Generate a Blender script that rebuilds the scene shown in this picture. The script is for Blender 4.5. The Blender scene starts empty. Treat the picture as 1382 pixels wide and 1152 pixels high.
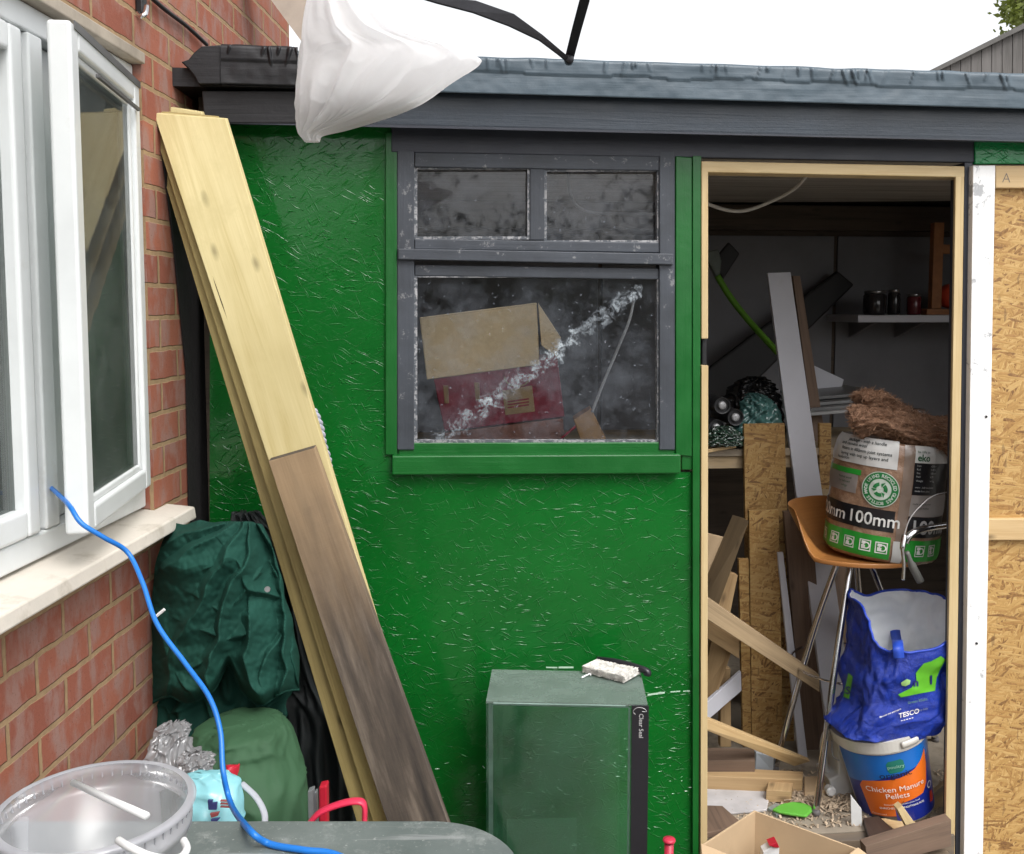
import bpy, bmesh, math, random
from mathutils import Vector, Matrix, noise
random.seed(7)
R = math.radians
sc = bpy.context.scene
COL = sc.collection
# ------------------------------------------------------------------ camera
F, PX, HOR, PITCH, CAMZ = 1300.0, 691.0, 415.0, R(4.6), 1.56
PY = HOR + F * math.tan(PITCH)
cam_d = bpy.data.cameras.new('camera')
cam = bpy.data.objects.new('camera', cam_d)
COL.objects.link(cam)
cam.location = (0, 0, CAMZ)
cam.rotation_euler = (R(90) - PITCH, 0, 0)
cam_d.sensor_fit = 'HORIZONTAL'
cam_d.sensor_width = 36
cam_d.lens = 36 * F / 1382
cam_d.shift_y = -(576 - PY) / 1382
cam_d.clip_start = 0.05
cam_d.clip_end = 500
sc.camera = cam
# ------------------------------------------------------------------ world, sun, exposure
SUN_EL, SUN_AZ = R(54), R(148)
w = bpy.data.worlds.new('World')
sc.world = w
w.use_nodes = True
wn, wl = w.node_tree.nodes, w.node_tree.links
bgn = wn['Background']
sky = wn.new('ShaderNodeTexSky')
sky.sky_type = 'NISHITA'
sky.sun_disc = False
sky.sun_elevation = SUN_EL
sky.sun_rotation = SUN_AZ
sky.dust_density = 4.0
sky.air_density = 1.0
hs = wn.new('ShaderNodeHueSaturation')
hs.inputs['Saturation'].default_value = 0.10
wl.new(sky.outputs[0], hs.inputs['Color'])
wl.new(hs.outputs[0], bgn.inputs['Color'])
bgn.inputs['Strength'].default_value = 0.15
sd = bpy.data.lights.new('sun', 'SUN')
sd.energy = 0.5
sd.angle = R(30)
sd.color = (1, 0.97, 0.92)
so = bpy.data.objects.new('sun', sd)
COL.objects.link(so)
# direction towards the sun: from behind the camera, slightly right
sunv = Vector((math.sin(SUN_AZ) * math.cos(SUN_EL), math.cos(SUN_AZ) * math.cos(SUN_EL), math.sin(SUN_EL)))
so.rotation_euler = sunv.to_track_quat('Z', 'Y').to_euler()
so.location = (0, -3, 6)
sc.view_settings.view_transform = 'Standard'
sc.view_settings.look = 'None'
sc.view_settings.exposure = 1.07
sc.view_settings.gamma = 1
sc.cycles.use_denoising = True
sc.cycles.max_bounces = 10
sc.cycles.transparent_max_bounces = 16
sc.cycles.sample_clamp_indirect = 6

# ------------------------------------------------------------------ geometry of the view -> places in metres
FWD = Vector((0, math.cos(PITCH), -math.sin(PITCH)))
UP = Vector((0, math.sin(PITCH), math.cos(PITCH)))
CAMP = Vector((0, 0, CAMZ))
def ray(px, py):
    return Vector((1, 0, 0)) * ((px - PX) / F) + UP * (-(py - PY) / F) + FWD
def on_plane(px, py, p0, n):
    d = ray(px, py)
    return CAMP + d * ((p0 - CAMP).dot(n) / d.dot(n))
K = 0.09
U = Vector((1, K, 0)).normalized()
W = Vector((-K, 1, 0)).normalized()
Z = Vector((0, 0, 1))
SO = Vector((0, 2.9, 0))
def S(px, py, w=0.0):            # a point of the shed's plane, w metres behind its front
    return on_plane(px, py, SO + W * w, W)
def SF(u, w, z):
    return SO + U * u + W * w + Z * z
def su(p): return (p - SO).dot(U)
D_ = Vector((0.0377, 1, 0)).normalized()
N_ = Vector((1, -0.0377, 0)).normalized()
HO = Vector((-1.039, 0, 0))
def HF(s, o, z): return HO + D_ * s + N_ * o + Z * z
def H(px, py, o=0.0): return on_plane(px, py, HO + N_ * o, N_)
def P(px, py, Y): return on_plane(px, py, Vector((0, Y, 0)), Vector((0, 1, 0)))
def GZ(px, py, z): return on_plane(px, py, Vector((0, 0, z)), Z)
GROUND, FLOOR = -0.36, -0.145

# ------------------------------------------------------------------ object helpers
WM = {}
def link(o, M, parent=None):
    COL.objects.link(o)
    if parent is not None:
        o.parent = parent
        o.matrix_basis = WM[parent.name].inverted() @ M
    else:
        o.matrix_basis = M
    WM[o.name] = M.copy()
def tag(o, label=None, cat=None, group=None, kind=None):
    if label: o['label'] = label
    if cat: o['category'] = cat
    if group: o['group'] = group
    if kind: o['kind'] = kind
    return o
def thing(name, loc, label, cat, group=None):
    o = bpy.data.objects.new(name, None)
    o.empty_display_size = 0.1
    link(o, Matrix.Translation(loc))
    return tag(o, label, cat, group)
def frame(origin, x=(1, 0, 0), y=(0, 1, 0)):
    x = Vector(x).normalized(); y = Vector(y)
    z = x.cross(y).normalized(); y = z.cross(x).normalized()
    M = Matrix((x, y, z)).transposed().to_4x4()
    M.translation = origin
    return M
def mesh(name, verts, faces, mat, parent=None, M=None, smooth=False, bevel=0, seg=2, sub=0, solid=0, uvs=None):
    """verts are world points; M is the object's own frame"""
    if M is None:
        c = Vector((0, 0, 0))
        for v in verts: c += Vector(v)
        M = Matrix.Translation(c / len(verts))
    Mi = M.inverted()
    me = bpy.data.meshes.new(name)
    lv = [Mi @ Vector(v) for v in verts]
    me.from_pydata([tuple(v) for v in lv], [], faces)
    me.update()
    bm = bmesh.new(); bm.from_mesh(me)
    bmesh.ops.recalc_face_normals(bm, faces=bm.faces)
    uvl = bm.loops.layers.uv.new('UVMap')
    for f in bm.faces:
        n = f.normal; a = (abs(n.x), abs(n.y), abs(n.z))
        k = a.index(max(a))
        for l in f.loops:
            c = l.vert.co
            if uvs: l[uvl].uv = uvs[l.vert.index]
            else: l[uvl].uv = (c.y, c.z) if k == 0 else (c.x, c.z) if k == 1 else (c.x, c.y)
        f.smooth = smooth
    bm.to_mesh(me); bm.free()
    me.materials.append(mat)
    o = bpy.data.objects.new(name, me)
    link(o, M, parent)
    if bevel:
        b = o.modifiers.new('bevel', 'BEVEL'); b.width = bevel; b.segments = seg; b.limit_method = 'ANGLE'; b.angle_limit = R(40)
    if solid:
        s_ = o.modifiers.new('solid', 'SOLIDIFY'); s_.thickness = solid; s_.offset = 0
    if sub:
        s_ = o.modifiers.new('sub', 'SUBSURF'); s_.levels = sub; s_.render_levels = sub
    return o
class MB:
    """collects shapes for one mesh"""
    def __init__(self): self.v, self.f = [], []
    def add(self, v, f):
        n = len(self.v); self.v += [Vector(p) for p in v]; self.f += [tuple(i + n for i in q) for q in f]; return self
    def prism(self, pts, vec):
        n = len(pts); vec = Vector(vec)
        v = [Vector(p) for p in pts] + [Vector(p) + vec for p in pts]
        f = [tuple(range(n - 1, -1, -1)), tuple(range(n, 2 * n))]
        f += [(i, (i + 1) % n, n + (i + 1) % n, n + i) for i in range(n)]
        return self.add(v, f)
    def box(self, fn, a0, a1, b0, b1, c0, c1):
        v = [fn(a, b, c) for c in (c0, c1) for (a, b) in ((a0, b0), (a1, b0), (a1, b1), (a0, b1))]
        return self.add(v, [(3, 2, 1, 0), (4, 5, 6, 7), (0, 1, 5, 4), (1, 2, 6, 5), (2, 3, 7, 6), (3, 0, 4, 7)])
    def tube(self, pts, r, n=10, flat=None):
        pts = [Vector(p) for p in pts]
        rs = r if isinstance(r, (list, tuple)) else [r] * len(pts)
        rings = []; up = None
        for i, p in enumerate(pts):
            t = (pts[min(i + 1, len(pts) - 1)] - pts[max(i - 1, 0)]).normalized()
            if up is None:
                up = Vector((0, 0, 1)) if abs(t.z) < .9 else Vector((1, 0, 0))
            a = t.cross(up).normalized(); up = a.cross(t).normalized()
            rings.append([p + (a * math.cos(2 * math.pi * k / n) + up * (flat or 1) * math.sin(2 * math.pi * k / n)) * rs[i] for k in range(n)])
        v = [q for r_ in rings for q in r_]; f = []
        for i in range(len(rings) - 1):
            for k in range(n):
                f.append((i * n + k, i * n + (k + 1) % n, (i + 1) * n + (k + 1) % n, (i + 1) * n + k))
        f.append(tuple(range(n))); f.append(tuple(range((len(rings) - 1) * n, len(rings) * n)))
        return self.add(v, f)
    def lathe(self, M, prof, n=40, cap=True):
        v, f = [], []
        for (r, h) in prof:
            for k in range(n):
                a = 2 * math.pi * k / n
                v.append(M @ Vector((r * math.cos(a), r * math.sin(a), h)))
        for i in range(len(prof) - 1):
            for k in range(n):
                f.append((i * n + k, i * n + (k + 1) % n, (i + 1) * n + (k + 1) % n, (i + 1) * n + k))
        if cap:
            f.append(tuple(range(n))); f.append(tuple(range((len(prof) - 1) * n, len(prof) * n)))
        return self.add(v, f)
    def build(self, name, mat, parent=None, **k):
        return mesh(name, self.v, self.f, mat, parent, **k)
def spline(pts, n=8):
    pts = [Vector(p) for p in pts]; out = []
    for i in range(len(pts) - 1):
        p0, p1, p2, p3 = pts[max(i - 1, 0)], pts[i], pts[i + 1], pts[min(i + 2, len(pts) - 1)]
        for k in range(n):
            t = k / n
            out.append(.5 * ((2 * p1) + (p2 - p0) * t + (2 * p0 - 5 * p1 + 4 * p2 - p3) * t * t + (3 * p1 - p0 - 3 * p2 + p3) * t ** 3))
    out.append(pts[-1]); return out
def board(name, quad, thick, mat, parent=None, back=W, bevel=.0015, long=None):
    """quad: four world points (TL, TR, BR, BL) of the near face; thickness goes backwards"""
    q = [Vector(p) for p in quad]
    a = (q[1] - q[0] + q[2] - q[3]) / 2; b = (q[3] - q[0] + q[2] - q[1]) / 2
    x, y = (a, b) if (a.length > b.length if long is None else long == 'a') else (b, -a)
    c = sum(q, Vector()) / 4
    mb = MB().prism(q, Vector(back).normalized() * thick)
    return mb.build(name, mat, parent, M=frame(c, x, y), bevel=bevel)
def sbox(name, u0, u1, w0, w1, z0, z1, mat, parent, bevel=.002):
    return MB().box(SF, u0, u1, w0, w1, z0, z1).build(name, mat, parent, M=frame(SF((u0+u1)/2, w0, z0), U, W), bevel=bevel)
def lerp(a, b, t): return a + (b - a) * t
def loft(name, rows, mat, parent=None, n=64, m=40, fold=None, sub=0, cap=True, shape=2.0, smooth=True, solid=0):
    """rows: (centre, half width, half depth) from top to bottom; an elliptical body with folds"""
    cs = spline([Vector((r[1], r[2], 0)) for r in rows], 12)
    ps = spline([r[0] for r in rows], 12)
    L = len(ps); v, f = [], []
    for j in range(m + 1):
        x = j / m * (L - 1); i0 = min(int(x), L - 2); t = x - i0
        c = lerp(ps[i0], ps[i0 + 1], t); ab = lerp(cs[i0], cs[i0 + 1], t)
        for k in range(n):
            th = 2 * math.pi * k / n
            cx, sy = math.cos(th), math.sin(th)
            ex = 2 / shape
            px_ = math.copysign(abs(cx) ** ex, cx); py_ = math.copysign(abs(sy) ** ex, sy)
            d = fold(th, j / m) if fold else 0
            v.append(c + Vector((1, 0, 0)) * px_ * (max(ab.x, .001) + d * .5) + Vector((0, 1, 0)) * py_ * (max(ab.y, .001) + d))
    for j in range(m):
        for k in range(n):
            f.append((j * n + k, j * n + (k + 1) % n, (j + 1) * n + (k + 1) % n, (j + 1) * n + k))
    if cap:
        f.append(tuple(range(n))); f.append(tuple(range(m * n, m * n + n)))
    return mesh(name, v, f, mat, parent, smooth=smooth, sub=sub, solid=solid)
def prow(py, xl, xr, Y, depth):
    a, b = P(xl, py, Y), P(xr, py, Y)
    return ((a + b) / 2, (b - a).length / 2, depth)
def nz(x, y, z=0.0): return noise.noise(Vector((x, y, z)))
def text2d(s, size, bold=0.0, align='CENTER', shear=0):
    cu = bpy.data.curves.new('t', 'FONT'); cu.body = s; cu.size = size; cu.align_x = align
    cu.offset = bold * size; cu.resolution_u = 3; cu.shear = shear
    o = bpy.data.objects.new('t', cu); me = bpy.data.meshes.new_from_object(o)
    bm = bmesh.new(); bm.from_mesh(me); bmesh.ops.triangulate(bm, faces=bm.faces)
    v = [tuple(x.co)[:2] for x in bm.verts]; bm.verts.index_update()
    f = [tuple(x.index for x in q.verts) for q in bm.faces]
    bm.free(); bpy.data.objects.remove(o); bpy.data.curves.remove(cu); bpy.data.meshes.remove(me)
    return v, f
def lettering(lines, fn, mat, parent, name='lettering'):
    """lines: (text, x, y, size, bold[, align]) laid out in metres, fn maps (x, y) to a world point"""
    mb = MB()
    for L in lines:
        v, f = text2d(L[0], L[3], L[4], L[5] if len(L) > 5 else 'CENTER')
        if v: mb.add([fn(L[1] + a, L[2] + b) for a, b in v], f)
    return mb.build(name, mat, parent)

# ------------------------------------------------------------------ materials
class NT:
    def __init__(self, name):
        m = bpy.data.materials.new(name); m.use_nodes = True
        self.m, self.n, self.l = m, m.node_tree.nodes, m.node_tree.links
        self.p = self.n['Principled BSDF']; self.out = self.n['Material Output']
    def new(self, t, **k):
        x = self.n.new('ShaderNode' + t)
        for a, b in k.items(): setattr(x, a, b)
        return x
    def to(self, a, b): self.l.new(a, b)
    def set(self, sock, v):
        if hasattr(v, 'is_linked') or hasattr(v, 'node'): self.l.new(v, sock)
        else: sock.default_value = v
    def uv(self, sx=1, sy=1, rnd=True, rot=0, obj=False):
        c = self.new('TexCoord').outputs['Object' if obj else 'UV']
        if rnd:
            oi = self.new('ObjectInfo'); a = self.new('VectorMath', operation='MULTIPLY_ADD')
            self.to(oi.outputs['Random'], a.inputs[0]); a.inputs[1].default_value = (37.3, 11.7, 5.1); self.to(c, a.inputs[2]); c = a.outputs[0]
        mp = self.new('Mapping'); self.to(c, mp.inputs['Vector'])
        mp.inputs['Scale'].default_value = (sx, sy, sx if obj else 1); mp.inputs['Rotation'].default_value = (0, 0, rot)
        return mp.outputs[0]
    def noise(self, vec, scale=1, detail=4, rough=.55, dist=0, dim='3D'):
        x = self.new('TexNoise', noise_dimensions=dim); self.to(vec, x.inputs['Vector'])
        x.inputs['Scale'].default_value = scale; x.inputs['Detail'].default_value = detail
        x.inputs['Roughness'].default_value = rough; x.inputs['Distortion'].default_value = dist
        return x.outputs['Fac']
    def vor(self, vec, scale=1, feat='F1', rnd=1.0):
        x = self.new('TexVoronoi', voronoi_dimensions='2D', feature=feat); self.to(vec, x.inputs['Vector'])
        x.inputs['Scale'].default_value = scale; x.inputs['Randomness'].default_value = rnd
        return x.outputs
    def math(self, op, a, b=0.0, c=0.0, clamp=False):
        x = self.new('Math', operation=op, use_clamp=clamp)
        self.set(x.inputs[0], a); self.set(x.inputs[1], b); self.set(x.inputs[2], c); return x.outputs[0]
    def ramp(self, fac, stops):
        x = self.new('ValToRGB'); self.to(fac, x.inputs['Fac']); e = x.color_ramp.elements
        while len(e) < len(stops): e.new(.5)
        for i, (p_, c) in enumerate(stops):
            e[i].position = p_; e[i].color = (c, c, c, 1) if isinstance(c, (int, float)) else (*c, 1)
        return x.outputs['Color']
    def mix(self, fac, a, b, mode='MIX'):
        x = self.new('Mix', data_type='RGBA', blend_type=mode)
        self.set(x.inputs['Factor'], fac)
        for s_, v in ((x.inputs['A'], a), (x.inputs['B'], b)):
            if isinstance(v, tuple): s_.default_value = (*v[:3], 1)
            else: self.to(v, s_)
        return x.outputs['Result']
    def bump(self, h, strength=.5, dist=.002, normal=None):
        x = self.new('Bump'); self.to(h, x.inputs['Height']); x.inputs['Strength'].default_value = strength
        x.inputs['Distance'].default_value = dist
        if normal is not None: self.to(normal, x.inputs['Normal'])
        return x.outputs['Normal']
    def fin(self, col=None, rough=None, normal=None, metal=None, spec=None):
        p = self.p
        if col is not None:
            if isinstance(col, tuple): p.inputs['Base Color'].default_value = (*col[:3], 1)
            else: self.to(col, p.inputs['Base Color'])
        if rough is not None: self.set(p.inputs['Roughness'], rough)
        if normal is not None: self.to(normal, p.inputs['Normal'])
        if metal is not None: p.inputs['Metallic'].default_value = metal
        if spec is not None: p.inputs['Specular IOR Level'].default_value = spec
        return self.m
def scl(c, k): return tuple(min(1, x * k) for x in c)
def m_plain(name, col, rough=.5, var=.25, vs=9, bump=.15, bs=60, metal=0, spec=.5, dirt=None, bd=.002, obj=True):
    t = NT(name); v = t.uv(1, 1, obj=obj)
    c = t.ramp(t.noise(v, vs, 5, .6), [(.3, scl(col, 1 - var)), (.7, scl(col, 1 + var))])
    if dirt:
        c = t.mix(t.ramp(t.noise(v, dirt[1], 6, .65), [(dirt[2], 0.0), (dirt[2] + .15, dirt[3])]), c, dirt[0])
    r = t.math('MULTIPLY_ADD', t.noise(v, vs * 2, 4), .3 * rough, rough * .85)
    return t.fin(c, r, t.bump(t.noise(v, bs, 5), bump, bd) if bump else None, metal, spec)
def m_wood(name, light, dark, rough=.6, knots=.8, gs=1.0, grey=None, stain=None, sawn=0, aged=None):
    t = NT(name); v = t.uv(1, 1)
    vv = t.uv(2.2 * gs, 38 * gs)
    g1 = t.noise(vv, 1, 6, .6, .6)
    g2 = t.noise(t.uv(6, 190), 1, 3, .6)
    c = t.ramp(t.math('ADD', t.math('MULTIPLY', g1, .7), t.math('MULTIPLY', g2, .3)), [(.33, dark), (.47, lerp3(light, dark, .35)), (.6, light)])
    c = t.mix(t.ramp(t.noise(v, 2.3, 3), [(.35, 0.0), (.75, .5)]), c, scl(dark, .8))
    kv = t.vor(t.uv(4.5, 11), 1)
    kn = t.ramp(t.math('ADD', kv['Distance'], t.math('MULTIPLY', t.math('SUBTRACT', t.noise(t.uv(40, 60), 1, 3), .5), .06)), [(.02, 1.0), (.13, 0.0)])
    keep = t.ramp(kv['Color'], [(.45, 0.0), (.5, knots)])
    c = t.mix(t.math('MULTIPLY', kn, keep), c, scl(dark, .32))
    if grey:
        c = t.mix(t.ramp(t.noise(t.uv(1.3, 12), 1, 6, .65), [(.38, 0.0), (.6, .9)]), c, grey)
    if stain:
        c = t.mix(t.ramp(t.noise(v, 7, 6, .7), [(.5, 0.0), (.68, .75)]), c, stain)
    if aged:   # weathered grey and damp towards one end of the board
        sx = t.new('SeparateXYZ'); t.to(t.uv(1, 1, False), sx.inputs[0])
        k = t.math('ADD', sx.outputs[0], t.math('MULTIPLY', t.math('SUBTRACT', t.noise(t.uv(3, 20), 1, 5), .5), .55))
        mr_ = t.new('MapRange'); t.to(k, mr_.inputs['Value']); mr_.inputs['From Min'].default_value = -.62; mr_.inputs['From Max'].default_value = -.15
        g_ = t.ramp(t.noise(t.uv(2, 16), 1, 6, .65), [(.35, (.022, .018, .015)), (.52, (.072, .056, .043)), (.7, (.18, .145, .112))])
        c = t.mix(mr_.outputs[0], c, g_)
    h = g1
    if sawn:
        h = t.math('ADD', g1, t.math('MULTIPLY', t.noise(t.uv(160, 9), 1, 2), sawn))
    return t.fin(c, rough, t.bump(h, .45, .002))
def lerp3(a, b, t): return tuple(x + (y - x) * t for x, y in zip(a, b))
def osb_nodes(t, layers=8, curv=.012, size=.62, rnd=True):
    """overlapping strands of many directions: colour value, tone and height"""
    base = t.uv(1, 1, rnd)
    wob = t.new('TexNoise', noise_dimensions='2D'); t.to(base, wob.inputs['Vector']); wob.inputs['Scale'].default_value = 9
    wv = t.new('VectorMath', operation='MULTIPLY_ADD'); t.to(wob.outputs['Color'], wv.inputs[0]); wv.inputs[1].default_value = (curv, curv, 0); t.to(base, wv.inputs[2])
    val = t.new('Value'); val.outputs[0].default_value = .5
    tone = val.outputs[0]; hgt = val.outputs[0]; dr = t.new('Value'); dr.outputs[0].default_value = 1; edge = dr.outputs[0]
    for i in range(layers):
        mp0 = t.new('Mapping'); t.to(wv.outputs[0], mp0.inputs['Vector']); mp0.inputs['Rotation'].default_value = (0, 0, i * 2.399 + .3)
        mp0.inputs['Location'].default_value = (i * 1.7, i * .9, 0)
        mp = t.new('Mapping'); t.to(mp0.outputs[0], mp.inputs['Vector']); mp.inputs['Scale'].default_value = (14 / size, (75 + 14 * (i % 3)) / size, 1)
        x = t.new('TexVoronoi', voronoi_dimensions='2D', feature='F1'); t.to(mp.outputs[0], x.inputs['Vector']); x.inputs['Scale'].default_value = 1
        sp = t.new('SeparateColor'); t.to(x.outputs['Color'], sp.inputs[0])
        ms = t.math('GREATER_THAN', sp.outputs[0], .62)
        mx = t.new('Mix', data_type='FLOAT'); t.to(ms, mx.inputs['Factor']); t.to(tone, mx.inputs['A']); t.to(sp.outputs[1], mx.inputs['B']); tone = mx.outputs['Result']
        # strand surface: tilted and domed so that its edges stand out
        hh = t.math('SUBTRACT', t.math('ADD', sp.outputs[2], .2 * i / layers), t.math('MULTIPLY', x.outputs['Distance'], .8))
        m2 = t.new('Mix', data_type='FLOAT'); t.to(ms, m2.inputs['Factor']); t.to(hgt, m2.inputs['A']); t.to(hh, m2.inputs['B']); hgt = m2.outputs['Result']
    return tone, hgt, base
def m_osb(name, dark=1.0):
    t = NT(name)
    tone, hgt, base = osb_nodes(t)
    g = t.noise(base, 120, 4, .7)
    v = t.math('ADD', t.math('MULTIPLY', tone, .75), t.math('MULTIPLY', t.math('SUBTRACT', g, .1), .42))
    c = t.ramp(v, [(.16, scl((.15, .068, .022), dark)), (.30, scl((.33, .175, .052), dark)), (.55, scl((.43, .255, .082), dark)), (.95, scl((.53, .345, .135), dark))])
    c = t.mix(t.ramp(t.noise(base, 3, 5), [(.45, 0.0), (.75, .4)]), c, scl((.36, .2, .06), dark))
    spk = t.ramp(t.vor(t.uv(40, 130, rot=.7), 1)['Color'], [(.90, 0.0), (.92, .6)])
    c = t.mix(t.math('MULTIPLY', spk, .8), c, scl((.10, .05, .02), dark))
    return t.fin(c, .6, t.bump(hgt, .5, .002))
def m_paint_osb(name, col, rough=.28, strength=.75, dist=.0026):
    t = NT(name)
    tone, hgt, base = osb_nodes(t, 6, .012, .9)
    n1 = t.noise(base, 22, 5, .6)
    # sparse raised slivers and drips of paint
    hs_ = []
    for i, (ang, sx, sy, th) in enumerate(((.5, 19, 330, .955), (-.55, 22, 350, .93), (1.1, 24, 320, .965), (-.9, 28, 340, .955), (.0, 18, 330, .955))):
        wob = t.new('TexNoise', noise_dimensions='2D'); t.to(base, wob.inputs['Vector']); wob.inputs['Scale'].default_value = 14 + i
        wv = t.new('VectorMath', operation='MULTIPLY_ADD'); t.to(wob.outputs['Color'], wv.inputs[0]); wv.inputs[1].default_value = (.016, .016, 0); t.to(base, wv.inputs[2])
        mp0 = t.new('Mapping'); t.to(wv.outputs[0], mp0.inputs['Vector']); mp0.inputs['Rotation'].default_value = (0, 0, ang)
        mp = t.new('Mapping'); t.to(mp0.outputs[0], mp.inputs['Vector']); mp.inputs['Scale'].default_value = (sx, sy, 1)
        x = t.new('TexVoronoi', voronoi_dimensions='2D', feature='F1'); t.to(mp.outputs[0], x.inputs['Vector']); x.inputs['Scale'].default_value = 1
        sp = t.new('SeparateColor'); t.to(x.outputs['Color'], sp.inputs[0])
        dome = t.math('SUBTRACT', .55, x.outputs['Distance'], clamp=True)
        hs_.append(t.math('MULTIPLY', t.math('GREATER_THAN', sp.outputs[0], th), dome))
    s_ = hs_[0]
    for h in hs_[1:]: s_ = t.math('ADD', s_, h)
    dens = t.ramp(t.noise(base, 2.5, 4), [(.35, .25), (.6, 1.0)])
    h = t.math('ADD', t.math('MULTIPLY', hgt, .08), t.math('ADD', t.math('MULTIPLY', t.math('MULTIPLY', s_, dens), 1.3), t.math('MULTIPLY', n1, .2)))
    c = t.ramp(t.noise(base, 2.2, 5, .6), [(.3, scl(col, .80)), (.7, scl(col, 1.18))])
    c = t.mix(t.math('MULTIPLY', tone, .16), c, scl(col, .65))
    c = t.mix(t.ramp(t.noise(base, 1.1, 6, .7), [(.50, 0.0), (.72, .35)]), c, scl(col, 1.35))
    c = t.mix(t.ramp(t.noise(t.uv(34, 70), 1, 5, .8), [(.74, 0.0), (.78, .55)]), c, (.10, .22, .11))
    rg = t.math('MULTIPLY_ADD', t.noise(base, 8, 4), .22, rough - .1)
    nb = t.bump(h, strength, dist); t.p.inputs['Coat Weight'].default_value = .6; t.p.inputs['Coat Roughness'].default_value = .07; t.to(nb, t.p.inputs['Coat Normal'])
    return t.fin(c, t.math('ADD', rg, .12), nb, spec=.12)
def m_timber_paint(name, col, rough=.35, var=.15, chips=None, vert=False):
    t = NT(name); v = t.uv(1, 1)
    c = t.ramp(t.noise(v, 6, 6, .6), [(.3, scl(col, 1 - var)), (.7, scl(col, 1 + var))])
    if chips:
        c = t.mix(t.ramp(t.noise(v, chips[1], 8, .75), [(chips[2], 0.0), (chips[2] + .04, chips[3])]), c, chips[0])
    h = t.math('ADD', t.noise(t.uv(3, 90), 1, 5, .6, .5), t.math('MULTIPLY', t.noise(v, 30, 5, .7), .9))
    return t.fin(c, t.math('MULTIPLY_ADD', t.noise(v, 12, 4), .3, rough - .1), t.bump(h, .38, .0025))
def m_brick(name):
    t = NT(name); v = t.uv(1, 1, False)
    wob = t.new('TexNoise', noise_dimensions='2D'); t.to(v, wob.inputs['Vector']); wob.inputs['Scale'].default_value = 18; wob.inputs['Detail'].default_value = 6
    wv = t.new('VectorMath', operation='MULTIPLY_ADD'); t.to(wob.outputs['Color'], wv.inputs[0]); wv.inputs[1].default_value = (.008, .008, 0); t.to(v, wv.inputs[2])
    b = t.new('TexBrick'); t.to(wv.outputs[0], b.inputs['Vector'])
    b.inputs['Scale'].default_value = 1; b.inputs['Brick Width'].default_value = .225; b.inputs['Row Height'].default_value = .085
    b.inputs['Mortar Size'].default_value = .0075; b.inputs['Mortar Smooth'].default_value = .35; b.inputs['Bias'].default_value = 0
    b.offset = .5
    b.inputs['Color1'].default_value = (.37, .135, .083, 1); b.inputs['Color2'].default_value = (.27, .092, .062, 1); b.inputs['Mortar'].default_value = (.46, .33, .17, 1)
    mort = b.outputs['Fac']
    bc = b.outputs['Color']
    # greyish purple bloom in upright streaks
    st = t.noise(t.uv(16, 7, False), 1, 6, .65, .3)
    bloom = t.mix(t.ramp(st, [(.45, 0.0), (.60, .8)]), bc, (.32, .205, .175))
    spk = t.ramp(t.noise(v, 130, 3, .7), [(.6, 0.0), (.72, .8)])
    bloom = t.mix(spk, bloom, (.13, .05, .035))
    bloom = t.mix(t.ramp(t.noise(v, 3.1, 4), [(.4, 0.0), (.7, .35)]), bloom, (.24, .08, .05))
    mc = t.mix(t.ramp(t.noise(v, 40, 5), [(.35, 0.0), (.7, .7)]), (.37, .25, .14), (.24, .16, .09))
    c = t.mix(mort, bloom, mc)
    h = t.math('SUBTRACT', t.math('ADD', t.math('MULTIPLY', t.noise(v, 90, 6, .7), .35), t.math('MULTIPLY', t.noise(v, 25, 3), .2)), mort)
    return t.fin(c, .85, t.bump(h, .9, .004), spec=.25)
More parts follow.
